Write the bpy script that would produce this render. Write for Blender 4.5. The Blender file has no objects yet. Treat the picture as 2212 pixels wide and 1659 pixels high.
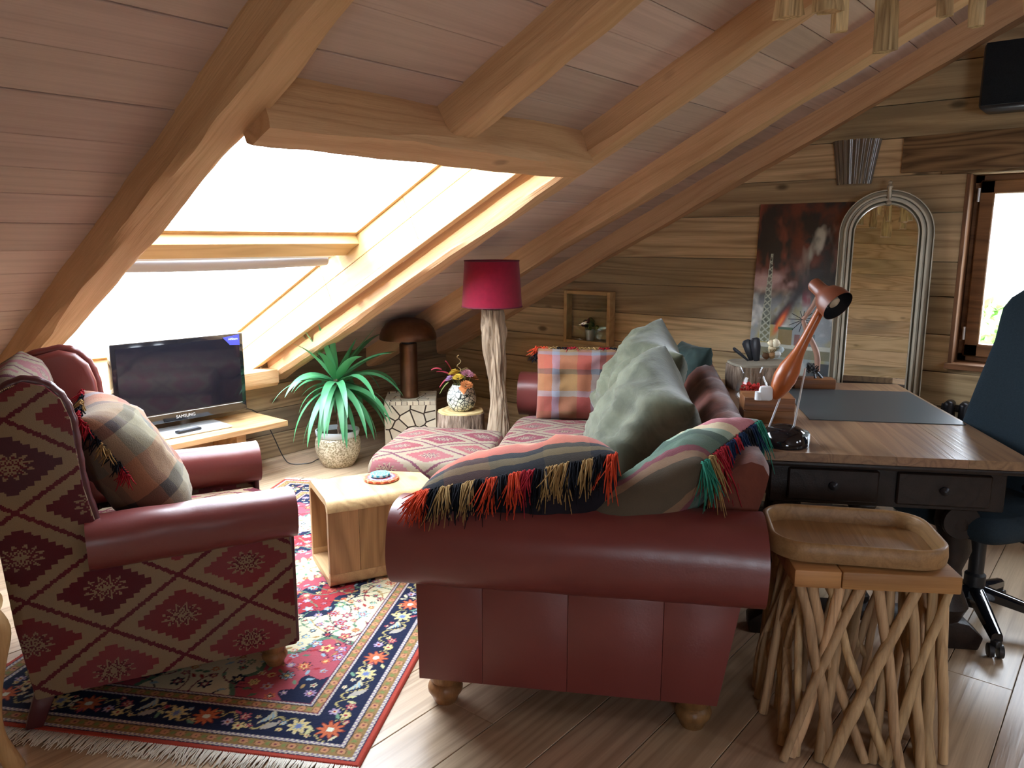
import bpy, bmesh, math, random
import numpy as np
from mathutils import Vector, Matrix, noise
from math import sin, cos, pi, radians as R_

random.seed(7)
COL = bpy.context.scene.collection
SC = bpy.context.scene

# ---------------------------------------------------------------- camera
PITCH, YAW = R_(10.6), R_(39.5)
cam = bpy.data.cameras.new('camera'); camo = bpy.data.objects.new('camera', cam); COL.objects.link(camo)
fw = Vector((-sin(YAW)*cos(PITCH), cos(YAW)*cos(PITCH), -sin(PITCH)))
rt = Vector((cos(YAW), sin(YAW), 0)); up = rt.cross(fw)
camo.matrix_world = Matrix(((rt.x, up.x, -fw.x, 0), (rt.y, up.y, -fw.y, 0), (rt.z, up.z, -fw.z, 1.5), (0, 0, 0, 1)))
cam.sensor_width = 36; cam.lens = 36*1660/2212; cam.clip_start = .02; cam.clip_end = 200
SC.camera = camo

# ---------------------------------------------------------------- sky, sun, exposure
world = bpy.data.worlds.new('sky'); SC.world = world; world.use_nodes = True
bg = world.node_tree.nodes['Background']
bg.inputs[0].default_value = (.79, .88, 1, 1); bg.inputs[1].default_value = 12.5
sun = bpy.data.lights.new('sun', 'SUN'); sun.energy = 3; sun.angle = R_(2); sun.color = (1, .93, .82)
suno = bpy.data.objects.new('sun', sun); COL.objects.link(suno)
suno.rotation_euler = Vector((.12, 1.0, -.23)).to_track_quat('-Z', 'Y').to_euler()
vs = SC.view_settings
vs.view_transform = 'Standard'; vs.look = 'None'; vs.gamma = 1; vs.use_curve_mapping = False; vs.exposure = 1.0
cy = SC.cycles
cy.max_bounces = 10; cy.diffuse_bounces = 6; cy.glossy_bounces = 5; cy.transmission_bounces = 8; cy.transparent_max_bounces = 12
cy.caustics_reflective = False; cy.caustics_refractive = False; cy.sample_clamp_indirect = 8; cy.use_denoising = True

# ---------------------------------------------------------------- frames
ROOF = R_(26.8); KX = -4.607; KZ = .545
AX = Vector((cos(ROOF), 0, sin(ROOF))); NX = Vector((-sin(ROOF), 0, cos(ROOF)))
def RT(t, y, d): return Vector((KX, 0, KZ)) + AX*t + NX*d + Vector((0, y, 0))
GY = 4.70                                   # gable wall
c30, s30 = cos(R_(30)), sin(R_(30))
def S(u, v, z=0): return Vector((u*c30 - v*s30, u*s30 + v*c30, z))
def portal(name, M, sx, sy):
    l = bpy.data.lights.new(name, 'AREA'); l.shape = 'RECTANGLE'; l.size = sx; l.size_y = sy; l.cycles.is_portal = True
    o = bpy.data.objects.new(name, l); COL.objects.link(o); o.matrix_world = M; return o
def frame(o, x, y, z):
    return Matrix(((x.x, y.x, z.x, o.x), (x.y, y.y, z.y, o.y), (x.z, y.z, z.z, o.z), (0, 0, 0, 1)))
YV, XV, ZV = Vector((0, 1, 0)), Vector((1, 0, 0)), Vector((0, 0, 1))
SKY_Y0, SKY_Y1, SKY_T0, SKY_T1 = 1.40, 2.87, -.28, 2.80
portal('skylight_portal', frame(RT((SKY_T0+SKY_T1)/2, (SKY_Y0+SKY_Y1)/2, .46), AX, YV, NX), SKY_T1-SKY_T0, SKY_Y1-SKY_Y0)
portal('gable_portal', frame(Vector((-.13, GY+.22, 1.335)), XV, ZV, Vector((0, -1, 0)))@Matrix.Rotation(pi, 4, 'X'), 1.3, 1.0)

# ---------------------------------------------------------------- geometry accumulator
class G:
    def __init__(s): s.v = []; s.f = []; s.uv = {}; s.mi = []; s.cur = 0
    def add(s, V, F, UV=None, M=None):
        b = len(s.v)
        for i, p in enumerate(V):
            p = Vector(p)
            s.v.append(M @ p if M else p)
            if UV: s.uv[b+i] = UV[i]
        for f in F: s.f.append([b+i for i in f]); s.mi.append(s.cur)
        return s
    def box(s, c, sz, b=0, seg=1, M=None):
        bm = bmesh.new(); bmesh.ops.create_cube(bm, size=1)
        for v in bm.verts: v.co = Vector((v.co.x*sz[0]+c[0], v.co.y*sz[1]+c[1], v.co.z*sz[2]+c[2]))
        if b: bmesh.ops.bevel(bm, geom=bm.edges[:], offset=b, segments=seg, affect='EDGES', profile=.5)
        bm.verts.index_update()
        s.add([v.co.copy() for v in bm.verts], [[v.index for v in f.verts] for f in bm.faces], None, M); bm.free(); return s
    def bb(s, x0, x1, y0, y1, z0, z1, b=0, seg=1, M=None):
        return s.box(((x0+x1)/2, (y0+y1)/2, (z0+z1)/2), (abs(x1-x0), abs(y1-y0), abs(z1-z0)), b, seg, M)
    def rings(s, rings, closed=True, cap=(True, True), UV=None, M=None):
        n = len(rings[0]); V = [p for r in rings for p in r]; F = []
        for i in range(len(rings)-1):
            for j in range(n if closed else n-1):
                k = (j+1) % n
                F.append([i*n+j, i*n+k, (i+1)*n+k, (i+1)*n+j])
        if cap[0]: F.append(list(range(n))[::-1])
        if cap[1]: F.append([(len(rings)-1)*n+j for j in range(n)])
        return s.add(V, F, UV, M)
    def tube(s, pts, rad, n=8, cap=True, M=None):
        pts = [Vector(p) for p in pts]
        if not hasattr(rad, '__len__'): rad = [rad]*len(pts)
        rr = []; prev = None
        for i, p in enumerate(pts):
            d = (pts[min(i+1, len(pts)-1)] - pts[max(i-1, 0)])
            d = d.normalized() if d.length > 1e-9 else ZV
            if prev is None:
                a = d.cross(ZV if abs(d.z) < .9 else XV).normalized()
            else:
                a = (prev - d*prev.dot(d)); a = a.normalized() if a.length > 1e-6 else d.orthogonal().normalized()
            prev = a; b = d.cross(a)
            rr.append([p + (a*cos(2*pi*k/n) + b*sin(2*pi*k/n))*rad[i] for k in range(n)])
        return s.rings(rr, True, (cap, cap), None, M)
    def lathe(s, prof, n=24, c=(0, 0, 0), M=None, cap=(True, True), wob=None):
        rr = []; UV = []
        for i, (r, z) in enumerate(prof):
            ring = []
            for k in range(n):
                a = 2*pi*k/n; q = r*(wob(a, z) if wob else 1)
                ring.append(Vector((c[0]+q*cos(a), c[1]+q*sin(a), c[2]+z))); UV.append((k/n, z))
            rr.append(ring)
        return s.rings(rr, True, cap, UV, M)
    def prism(s, poly, a0, a1, ax='z', M=None, b=0, seg=2):
        def P(p, a): return {'z': (p[0], p[1], a), 'y': (p[0], a, p[1]), 'x': (a, p[0], p[1])}[ax]
        n = len(poly); V = [P(p, a0) for p in poly] + [P(p, a1) for p in poly]
        F = [list(range(n))[::-1], list(range(n, 2*n))] + [[i, (i+1) % n, n+(i+1) % n, n+i] for i in range(n)]
        if b:
            bm = bmesh.new(); bv = [bm.verts.new(p) for p in V]
            for f in F: bm.faces.new([bv[i] for i in f])
            bm.normal_update()
            es = [e for e in bm.edges if len(e.link_faces) == 2 and e.calc_face_angle(0) > R_(50)]
            bmesh.ops.bevel(bm, geom=es, offset=b, segments=seg, affect='EDGES', profile=.5)
            bm.verts.index_update()
            V = [v.co.copy() for v in bm.verts]; F = [[v.index for v in f.verts] for f in bm.faces]; bm.free()
        return s.add(V, F, None, M)
    def jit(s, amp, sc, seed=0):
        for p in s.v:
            d = noise.noise_vector(Vector((p.x*sc+seed, p.y*sc, p.z*sc)))*amp; p += d
        return s
    def mesh(s, name, mats, smooth=True, sharp=40, boxuv=None):
        me = bpy.data.meshes.new(name); me.from_pydata([tuple(p) for p in s.v], [], s.f)
        mats = mats if isinstance(mats, (list, tuple)) else [mats]
        for m in mats: me.materials.append(m)
        if len(mats) > 1: me.polygons.foreach_set('material_index', s.mi)
        me.update()
        bm = bmesh.new(); bm.from_mesh(me); bmesh.ops.recalc_face_normals(bm, faces=bm.faces[:]); bm.to_mesh(me); bm.free()
        if smooth:
            me.polygons.foreach_set('use_smooth', [True]*len(me.polygons))
            if sharp: me.set_sharp_from_angle(angle=R_(sharp))
        if s.uv:
            u = me.uv_layers.new(name='UVMap')
            for l in me.loops: u.data[l.index].uv = s.uv.get(l.vertex_index, (0, 0))
        elif boxuv:
            u = me.uv_layers.new(name='UVMap')
            for p in me.polygons:
                nx, ny, nz = (abs(c) for c in p.normal)
                for li in p.loop_indices:
                    q = me.vertices[me.loops[li].vertex_index].co
                    u.data[li].uv = (q.x, q.y) if nz > .62 else ((q.x, q.z) if ny >= nx else (q.y, q.z))
        return me
    def obj(s, name, mats, parent=None, smooth=True, sharp=40, boxuv=None, M=None):
        return link(name, s.mesh(name, mats, smooth, sharp, boxuv), parent, M)

def link(name, me, parent=None, M=None):
    o = bpy.data.objects.new(name, me); COL.objects.link(o)
    if parent: o.parent = parent
    if M is not None: o.matrix_local = M
    return o
def tag(o, label, cat, group=None, kind=None):
    o['label'] = label; o['category'] = cat
    if group: o['group'] = group
    if kind: o['kind'] = kind
    return o
def thing(name, label, cat, loc=(0, 0, 0), rz=0, group=None):
    o = bpy.data.objects.new(name, None); COL.objects.link(o); o.empty_display_size = .1
    o.location = loc; o.rotation_euler = (0, 0, rz); return tag(o, label, cat, group)
def struct(o, label):
    o['kind'] = 'structure'; o['label'] = label; return o
def catmull(pts, n=6):
    P = [Vector(p) for p in pts]; P = [P[0]*2-P[1]] + P + [P[-1]*2-P[-2]]; out = []
    for i in range(1, len(P)-2):
        for k in range(n):
            t = k/n; a, b, c, d = P[i-1:i+3]
            out.append(.5*((2*b)+(c-a)*t+(2*a-5*b+4*c-d)*t*t+(3*b-a-3*c+d)*t**3))
    out.append(P[-2]); return out
def lerp(a, b, t): return a+(b-a)*t

# ---------------------------------------------------------------- materials
def lin(c):
    if isinstance(c, str): c = [int(c[i:i+2], 16)/255 for i in (0, 2, 4)]
    return tuple((x/12.92 if x <= .04045 else ((x+.055)/1.055)**2.4) for x in c)
class NT:
    def __init__(s, name):
        s.m = bpy.data.materials.new(name); s.m.use_nodes = True; s.t = s.m.node_tree
        s.b = s.t.nodes['Principled BSDF']; s.out = s.t.nodes['Material Output']
    def n(s, typ, **kw):
        nd = s.t.nodes.new(typ)
        for k, v in kw.items(): setattr(nd, k, v)
        return nd
    def set(s, sock, v):
        if hasattr(v, 'is_linked') or hasattr(v, 'node'): s.t.links.new(v, sock)
        elif v is not None:
            if hasattr(sock.default_value, '__len__') and len(sock.default_value) == 4 and len(v) == 3: v = (*v, 1)
            sock.default_value = v
    def math(s, op, a, b=None, c=None):
        nd = s.n('ShaderNodeMath', operation=op); s.set(nd.inputs[0], a)
        if b is not None: s.set(nd.inputs[1], b)
        if c is not None: s.set(nd.inputs[2], c)
        return nd.outputs[0]
    def vmath(s, op, a, b=None):
        nd = s.n('ShaderNodeVectorMath', operation=op); s.set(nd.inputs[0], a)
        if b is not None: s.set(nd.inputs[1], b)
        return nd.outputs[0]
    def mix(s, f, a, b, mode='MIX'):
        nd = s.n('ShaderNodeMix', data_type='RGBA', blend_type=mode); s.set(nd.inputs[0], f); s.set(nd.inputs[6], a); s.set(nd.inputs[7], b); return nd.outputs[2]
    def ramp(s, f, stops, interp='LINEAR'):
        nd = s.n('ShaderNodeValToRGB'); cr = nd.color_ramp; cr.interpolation = interp
        while len(cr.elements) < len(stops): cr.elements.new(.5)
        for e, (p, c) in zip(cr.elements, stops):
            e.position = p; c = c if hasattr(c, '__len__') else (c, c, c); e.color = (*c[:3], 1)
        s.set(nd.inputs[0], f); return nd.outputs[0]
    def noise(s, v, scale=5, detail=3, rough=.5, dist=0):
        nd = s.n('ShaderNodeTexNoise'); s.set(nd.inputs['Vector'], v); nd.inputs['Scale'].default_value = scale
        nd.inputs['Detail'].default_value = detail; nd.inputs['Roughness'].default_value = rough; nd.inputs['Distortion'].default_value = dist
        return nd.outputs[0]
    def vor(s, v, scale, feature='F1', rnd=1):
        nd = s.n('ShaderNodeTexVoronoi', feature=feature); s.set(nd.inputs['Vector'], v); nd.inputs['Scale'].default_value = scale
        nd.inputs['Randomness'].default_value = rnd; return nd
    def sep(s, v):
        nd = s.n('ShaderNodeSeparateXYZ'); s.set(nd.inputs[0], v); return nd.outputs
    def comb(s, x, y, z):
        nd = s.n('ShaderNodeCombineXYZ'); s.set(nd.inputs[0], x); s.set(nd.inputs[1], y); s.set(nd.inputs[2], z); return nd.outputs[0]
    def obj(s): return s.n('ShaderNodeTexCoord').outputs['Object']
    def uv(s): return s.n('ShaderNodeTexCoord').outputs['UV']
    def rnd(s): return s.n('ShaderNodeObjectInfo').outputs['Random']
    def hsv(s, c, h=.5, sat=1, v=1):
        nd = s.n('ShaderNodeHueSaturation'); s.set(nd.inputs['Hue'], h); s.set(nd.inputs['Saturation'], sat); s.set(nd.inputs['Value'], v); s.set(nd.inputs['Color'], c); return nd.outputs[0]
    def bump(s, h, st=.3, d=.01):
        nd = s.n('ShaderNodeBump'); nd.inputs['Strength'].default_value = st; nd.inputs['Distance'].default_value = d; s.set(nd.inputs['Height'], h)
        s.t.links.new(nd.outputs[0], s.b.inputs['Normal'])
    def fin(s, col=None, rough=.5, metal=0, spec=.5, **kw):
        if col is not None: s.set(s.b.inputs['Base Color'], col)
        s.set(s.b.inputs['Roughness'], rough); s.b.inputs['Metallic'].default_value = metal; s.b.inputs['Specular IOR Level'].default_value = spec
        for k, v in kw.items(): s.set(s.b.inputs[k.replace('_', ' ')], v)
        return s.m

def wood(name, light, dark, axis=0, rings=7, fine=.35, rough=.55, var=.25, knots=0, bump=.25, cross=7, along=.9, ringmix=.6, blotch=None, gray=None, spec=.35):
    t = NT(name); o = t.obj(); r = t.rnd()
    off = t.vmath('SCALE', (17.3, 31.7, 11.9)); off.node.inputs['Scale'].default_value = 1; t.set(off.node.inputs['Scale'], r)
    p = t.vmath('ADD', o, off)
    sc = [cross]*3; sc[axis] = along
    q = t.vmath('MULTIPLY', p, tuple(sc))
    base = t.noise(q, 1.0, 1.5, .45, .4)
    ring = t.math('PINGPONG', t.math('MULTIPLY', base, rings*2), 1)
    ring = t.math('POWER', ring, 1.7)
    fs = [160]*3; fs[axis] = 5
    fib = t.noise(t.vmath('MULTIPLY', p, tuple(fs)), 1, 2, .6)
    col = t.mix(t.math('MULTIPLY', ring, ringmix), light, dark)
    col = t.mix(t.math('MULTIPLY', t.ramp(fib, [(.35, 0), (.7, 1)]), fine), col, dark)
    bl = t.noise(p, 2.2, 3)
    if blotch: col = t.mix(t.ramp(bl, [(.45, 0), (.7, .75)]), col, blotch)
    if gray:
        gs = [3.0]*3; gs[axis] = .7
        g = t.noise(t.vmath('MULTIPLY', t.vmath('ADD', p, (7, 3, 5)), tuple(gs)), 1, 3)
        col = t.mix(t.ramp(g, [(.5, 0), (.68, .7)]), col, gray)
    h = ring
    if knots:
        ks = [5.5]*3; ks[axis] = 2.6
        vn = t.vor(t.vmath('MULTIPLY', p, tuple(ks)), .62)
        kd = t.ramp(vn.outputs['Distance'], [(.0, 1), (.045, .9), (.09, 0)])
        col = t.mix(t.math('MULTIPLY', kd, knots), col, tuple(c*.35 for c in dark))
    k = t.math('MULTIPLY_ADD', r, 2*var, 1-var)
    r2 = t.math('FRACT', t.math('MULTIPLY', r, 7.31))
    col = t.hsv(col, t.math('MULTIPLY_ADD', r2, .012, .494), 1, k)
    t.bump(t.math('ADD', t.math('MULTIPLY', ring, .6), fib), bump, .004)
    return t.fin(col, rough, 0, spec)
def plain(name, col, rough=.5, metal=0, spec=.5, nscale=0, namp=.2, bump=0, **kw):
    t = NT(name); c = col
    if nscale:
        nz = t.noise(t.obj(), nscale, 4); c = t.mix(nz, tuple(x*(1-namp) for x in col), tuple(min(1, x*(1+namp)) for x in col))
        if bump: t.bump(nz, bump, .004)
    return t.fin(c, rough, metal, spec, **kw)

W_CEIL = wood('ceiling_oak_flare_pink', lin('ccb6aa'), lin('ab958a'), 0, 5, .25, .6, .12, 0, .12, 12, .4, .4)  # oak tone with the pinkish cast of lens flare mixed into it
W_BEAM = wood('beam_oak', lin('d2ad84'), lin('ab8258'), 0, 5, .25, .65, .05, .5, .5, 10, .6, .4)
W_GABLE = wood('old_pine', lin('d8be94'), lin('8c7250'), 0, 7, .35, .6, .30, .9, .3, 9, .40, .7, None, lin('9a8a6c'))
W_KNEE = wood('grey_pine', lin('9a8468'), lin('5c4834'), 0, 8, .3, .6, .18, .8, .3, 9, .4, .7, None, lin('6a6352'))
W_FLOOR = wood('floor_larch', lin('c0a68a'), lin('8a7058'), 0, 7, .3, .30, .12, .5, .12, 9, .35, .55, spec=.55)
W_REVEAL = wood('reveal_pine', lin('c6a676'), lin('a88456'), 0, 5, .25, .5, .08, .4, .1)
W_LINTEL = wood('lintel_wood', lin('8f7552'), lin('453220'), 0, 11, .3, .6, .05, .9, .4, 6, .8, .8)
W_FRAME = wood('window_frame_wood', lin('8a6544'), lin('4e3420'), 0, 6, .3, .45, .1)
W_TV = wood('tv_board_oak', lin('c8a274'), lin('94704a'), 1, 7, .3, .45, .05)
W_COFFEE = wood('coffee_acacia', lin('bf9668'), lin('7e5836'), 2, 7, .25, .42, .16, .7, .15, 7, 1.1, .6)
W_COFFEE_T = wood('coffee_acacia_top', lin('cbaa7c'), lin('936e4a'), 1, 6, .25, .38, .05, .5, .15, 7, 1.1, .5)
W_DESK = wood('desk_walnut', lin('98795c'), lin('64493a'), 1, 8, .3, .30, .08, 0, .1, 10, .5, .6, spec=.6)
W_DARK = wood('desk_dark', lin('2a1d17'), lin('140e0b'), 1, 6, .3, .45, .1, 0, .2)
W_DRIFT = wood('driftwood', lin('ae9a80'), lin('584634'), 2, 6, .45, .75, .12, 1, .9, 16, 2.2, .65)
W_BRANCH = wood('branch_wood', lin('c8a880'), lin('86684a'), 2, 5, .35, .6, .2, .7, .4, 20, 2, .5)
W_STOOLTOP = wood('stool_slab_wood', lin('b98b56'), lin('7c5430'), 0, 6, .3, .5, .08, .6, .2)
W_TRAY = wood('tray_wood', lin('a07c52'), lin('6a4c30'), 1, 6, .3, .45, .3, 0, .15, 12, .6, .35)
W_LEG = wood('turned_leg_wood', lin('9a7148'), lin('5d3e24'), 2, 6, .3, .4, .1)
W_PALE = wood('pale_carved_wood', lin('c9a878'), lin('94713f'), 2, 5, .3, .45, .05)
W_BOX = wood('desk_box_wood', lin('8d5f38'), lin('55341c'), 0, 7, .3, .45, .15)
W_BACK = wood('back_wall_pine', lin('e8d6b0'), lin('b49a70'), 0, 10, .3, .55, .16, .8, .2, 6.5, .75, .7, None, lin('9a937e'))

def leather(name, a, b, rough=.34):
    t = NT(name); o = t.obj(); n1 = t.noise(o, 4, 3); n2 = t.noise(o, 160, 2); n3 = t.noise(o, 22, 3)
    col = t.mix(n1, a, b); t.bump(t.math('ADD', t.math('MULTIPLY', n2, .35), n3), .16, .004)
    return t.fin(col, t.math('MULTIPLY_ADD', n3, .16, rough-.08), 0, .55)
LEATHER = leather('burgundy_leather', lin('7e3d39'), lin('642f2e'))
LEATHER_D = leather('dark_leather_piping', lin('57282b'), lin('3f1c22'))
def suede(name, a, b, sheen=.25):
    t = NT(name); o = t.obj(); n1 = t.noise(o, 6, 4, .6, .8); n2 = t.noise(o, 90, 2)
    t.bump(t.math('ADD', n1, t.math('MULTIPLY', n2, .3)), .3, .01)
    return t.fin(t.mix(t.ramp(n1, [(.35, 0), (.65, 1)]), a, b), .8, 0, .25, Sheen_Weight=sheen, Sheen_Roughness=.4)
RUST = suede('rust_suede', lin('6e3a2c'), lin('4b2620'))
GREEN = suede('green_velvet', lin('595b48'), lin('3a3c2c'), .3); 
TEAL = suede('teal_velvet', lin('2a3a36'), lin('1c2826'), .1)

def kilim(name, P=.42, Q=.28, beige='87745b', reds=('6e262c', '541c26', '7a343a', '4c2b34'), line='5a1c28', rough=.9):
    t = NT(name); x, y, _ = t.sep(t.uv())
    x = t.math('SNAP', x, .0045); y = t.math('SNAP', y, .0045)
    px = t.math('DIVIDE', x, P); qy = t.math('DIVIDE', y, Q)
    fx = t.math('SUBTRACT', t.math('FRACT', t.math('ADD', px, 200.5)), .5); fy = t.math('SUBTRACT', t.math('FRACT', t.math('ADD', qy, 200.5)), .5)
    ax = t.math('MULTIPLY', t.math('ABSOLUTE', fx), 2); ay = t.math('MULTIPLY', t.math('ABSOLUTE', fy), 2)
    m = t.math('ADD', ax, ay); inside = t.math('LESS_THAN', m, 1)
    d = t.math('MINIMUM', m, t.math('SUBTRACT', 2, m))
    # local coordinates about the nearest diamond centre
    sx = t.math('MINIMUM', ax, t.math('SUBTRACT', 1, ax)); sy = t.math('MINIMUM', ay, t.math('SUBTRACT', 1, ay))
    lx = t.math('ADD', t.math('MULTIPLY', inside, ax), t.math('MULTIPLY', t.math('SUBTRACT', 1, inside), t.math('SUBTRACT', 1, ax)))
    ly = t.math('ADD', t.math('MULTIPLY', inside, ay), t.math('MULTIPLY', t.math('SUBTRACT', 1, inside), t.math('SUBTRACT', 1, ay)))
    saw = t.math('PINGPONG', t.math('MULTIPLY', t.math('SUBTRACT', lx, ly), 11), 1)
    dd = t.math('ADD', d, t.math('MULTIPLY', t.math('SUBTRACT', saw, .5), .085))
    ang = t.math('ARCTAN2', ly, lx); rad = t.math('SQRT', t.math('ADD', t.math('POWER', lx, 2), t.math('POWER', ly, 2)))
    star = t.math('ADD', rad, t.math('MULTIPLY', t.math('COSINE', t.math('MULTIPLY', ang, 12)), .07))
    ci = t.comb(t.math('FLOOR', t.math('ADD', px, t.math('MULTIPLY_ADD', inside, .5, 0))), t.math('FLOOR', t.math('ADD', qy, t.math('MULTIPLY_ADD', inside, .5, 0))), inside)
    wn = t.n('ShaderNodeTexWhiteNoise'); t.set(wn.inputs['Vector'], ci)
    k = 1/len(reds); red = t.ramp(wn.outputs['Value'], [(i*k, lin(c)) for i, c in enumerate(reds)], 'CONSTANT')
    bg_ = lin(beige); lc = lin(line)
    motif = t.ramp(star, [(0, bg_), (.09, lc), (.17, bg_), (.23, (0, 0, 0))], 'CONSTANT')
    useM = t.math('LESS_THAN', star, .23)
    core = t.mix(useM, red, motif)
    c = t.mix(t.math('GREATER_THAN', dd, .66), core, bg_)
    ol = t.math('GREATER_THAN', t.math('ADD', d, t.math('MULTIPLY', t.math('SUBTRACT', saw, .5), .03)), .945)
    c = t.mix(ol, c, lc)
    o = t.obj(); weave = t.noise(t.vmath('MULTIPLY', o, (1, 1, 1)), 330, 1); big = t.noise(o, 5, 3)
    c = t.mix(t.math('MULTIPLY', weave, .35), c, t.mix(.5, c, (.05, .03, .03)))
    c = t.hsv(c, .5, t.math('MULTIPLY_ADD', big, .4, .75), t.math('MULTIPLY_ADD', big, .35, .85))
    t.bump(weave, .35, .003)
    return t.fin(c, rough, 0, .2)
KILIM = kilim('kilim_fabric')
KILIM_OTT = kilim('kilim_footstool', .38, .26, '7c705d', ('70353a', '7a4244', '662c36', '7c4c50'), '582c3a')
def stripes(name, ustops, vstops=None, fac=.5, axis=0, rough=.92, fuzz=.25):
    t = NT(name); x, y, _ = t.sep(t.uv()); o = t.obj()
    wob = t.math('MULTIPLY', t.math('SUBTRACT', t.noise(o, 14, 3), .5), .03)
    x = t.math('ADD', x, wob); y = t.math('ADD', y, wob)
    A = t.ramp(x if axis == 0 else y, [(p, lin(c)) for p, c in ustops], 'CONSTANT')
    if vstops:
        B = t.ramp(y if axis == 0 else x, [(p, lin(c)) for p, c in vstops], 'CONSTANT'); A = t.mix(fac, A, B)
    w = t.noise(o, 260, 2); b = t.noise(o, 9, 4)
    A = t.mix(t.math('MULTIPLY', w, fuzz), A, (.04, .03, .03)); A = t.hsv(A, .5, .9, t.math('MULTIPLY_ADD', b, .5, .75))
    t.bump(t.math('ADD', w, b), .35, .004)
    return t.fin(A, rough, 0, .2, Sheen_Weight=.15)
PLAID_FAR = stripes('plaid_red_ochre', [(0, '2a2b33'), (.09, '7a3a24'), (.2, '8a2c28'), (.38, '868a94'), (.44, '96682f'), (.6, '454542'), (.66, 'a8452a'), (.84, '808592'), (.9, '94784c')],
                    [(0, '8f5030'), (.16, '94462a'), (.26, '80869a'), (.34, '8c6c3c'), (.5, '93382c'), (.62, '808896'), (.7, '353a46'), (.77, '96603a'), (.92, '8a302a')], .5, 1)
PLAID_CHAIR = stripes('plaid_green_orange', [(0, '9c8a78'), (.06, 'b06a48'), (.16, '8d92a4'), (.24, 'a85a3c'), (.34, 'b0744c'), (.42, '3d4752'), (.49, '7d775c'), (.74, '5c5440'), (.86, '3a3434'), (.93, '70442e')],
                      [(0, '7a5a3c'), (.15, '94876a'), (.34, '45433a'), (.42, 'a8764a'), (.58, '8d8468'), (.74, '4f3e3a'), (.82, '9a6a44')], .42, 0)
PLAID_DARK = stripes('plaid_dark_orange', [(0, '1d2028'), (.12, '5a2c22'), (.22, '22262f'), (.34, '6b5a3a'), (.46, '2a2c33'), (.58, 'a8482c'), (.70, 'c98a5e'), (.78, 'c8502a'), (.89, '1c2028'), (.925, '75643f'), (.96, '22262f')],
                     [(0, '2a2c33'), (.2, '8a4a2c'), (.4, '3a3d40'), (.6, '7a6a48'), (.8, '30343d')], .22, 1)
KELIM2 = stripes('woven_stripe_cushion', [(0, '5a4f3e'), (.12, '8c6b4d'), (.2, '7a3440'), (.26, '4d6b58'), (.42, '3c5a4c'), (.5, '8fa892'), (.56, 'd9c59c'), (.64, 'c4707a'), (.8, 'b85a68'), (.86, '9fb5ae'), (.95, '2c5a4a')], None, .5, 1)
def velcol(name, colname, rough=.95, nz=300, bump=.4, spec=.15):
    t = NT(name); a = t.n('ShaderNodeVertexColor'); a.layer_name = colname
    o = t.obj(); w = t.noise(o, nz, 2); t.bump(w, bump, .003)
    c = t.mix(t.math('MULTIPLY', w, .3), a.outputs[0], t.mix(.6, a.outputs[0], (.02, .02, .02)))
    return t.fin(c, rough, 0, spec)
RUGMAT = velcol('persian_rug', 'paint'); PAINTMAT = velcol('oil_painting', 'paint', .5, 120, .3, .4)
BLACK_PL = plain('black_plastic', (.012, .012, .014), .4)
BLACK_GL = plain('black_gloss', (.006, .006, .008), .08, 0, .6)
SCREEN = plain('tv_screen', (.008, .008, .012), .06, 0, .7)
ALU = plain('silver_metal', (.68, .7, .72), .3, .35)
GREYMET = plain('grey_blind', (.42, .40, .42), .5)
WHITEPL = plain('white_plastic', (.75, .78, .8), .35)
CHAIRFAB = plain('dark_blue_grey_fabric', (.018, .03, .04), .9, 0, .2, 180, .3, .3)
IRON = plain('dark_cast_iron', (.03, .03, .035), .35, .6)
COPPER = plain('aged_copper', (.15, .075, .042), .42, .85, .5, 14, .55, .1)
BRASS = plain('pewter_brass_frame', (.46, .42, .33), .38, .45, .5, 6, .35)
MIRROR = plain('mirror_silver', (.92, .92, .9), .01, 1)
def glass(name, tint=(1, 1, 1), rough=0):
    t = NT(name); tr = t.n('ShaderNodeBsdfTransparent'); tr.inputs[0].default_value = (*tint, 1)
    gl = t.n('ShaderNodeBsdfGlossy'); gl.inputs['Roughness'].default_value = .02
    lw = t.n('ShaderNodeLayerWeight'); lw.inputs[0].default_value = .5; fac = t.math('MULTIPLY_ADD', t.math('POWER', lw.outputs['Facing'], 5), .55, .035)
    mx = t.n('ShaderNodeMixShader'); t.t.links.new(fac, mx.inputs[0]); t.t.links.new(tr.outputs[0], mx.inputs[1]); t.t.links.new(gl.outputs[0], mx.inputs[2])
    t.t.links.new(mx.outputs[0], t.out.inputs[0]); return t.m
GLASS = glass('window_glass', (.97, .98, .98)); GLASS2 = glass('clear_glass', (.94, .96, .95))
SHADE = NT('crimson_velvet_shade'); SHADE = SHADE.fin(SHADE.mix(SHADE.noise(SHADE.obj(), 40, 3), lin('6f0c26'), lin('860f2e')), .85, 0, .2, Sheen_Weight=.15, Transmission_Weight=0)
LEAF = NT('yucca_leaf'); _n = LEAF.noise(LEAF.obj(), 5, 2); LEAF = LEAF.fin(LEAF.mix(_n, lin('3a7d55'), lin('5aa06a')), .38, 0, .5)
LEAF_Y = plain('yucca_leaf_young', lin('8fc23c'), .4)
SOIL = plain('potting_soil', (.05, .032, .02), .95, 0, .2, 60, .6, .8)
POTM = NT('speckled_stoneware'); _n = POTM.noise(POTM.obj(), 90, 3); POTM = POTM.fin(POTM.ramp(_n, [(.4, lin('8f8264')), (.55, lin('cfc6ac')), (.7, lin('e0d9c6'))]), .35, 0, .5)
RIMM = plain('pale_glaze', lin('c9d4d8'), .25)
PIECE = NT('bleached_wood_slice'); _n = PIECE.noise(PIECE.obj(), 20, 3); PIECE = PIECE.fin(PIECE.hsv(PIECE.mix(_n, lin('d3c9ae'), lin('ece6d2')), .5, 1, PIECE.math('MULTIPLY_ADD', PIECE.rnd(), .25, .85)), .6)
GROUT = plain('dark_joint', (.05, .035, .025), .9)
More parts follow.
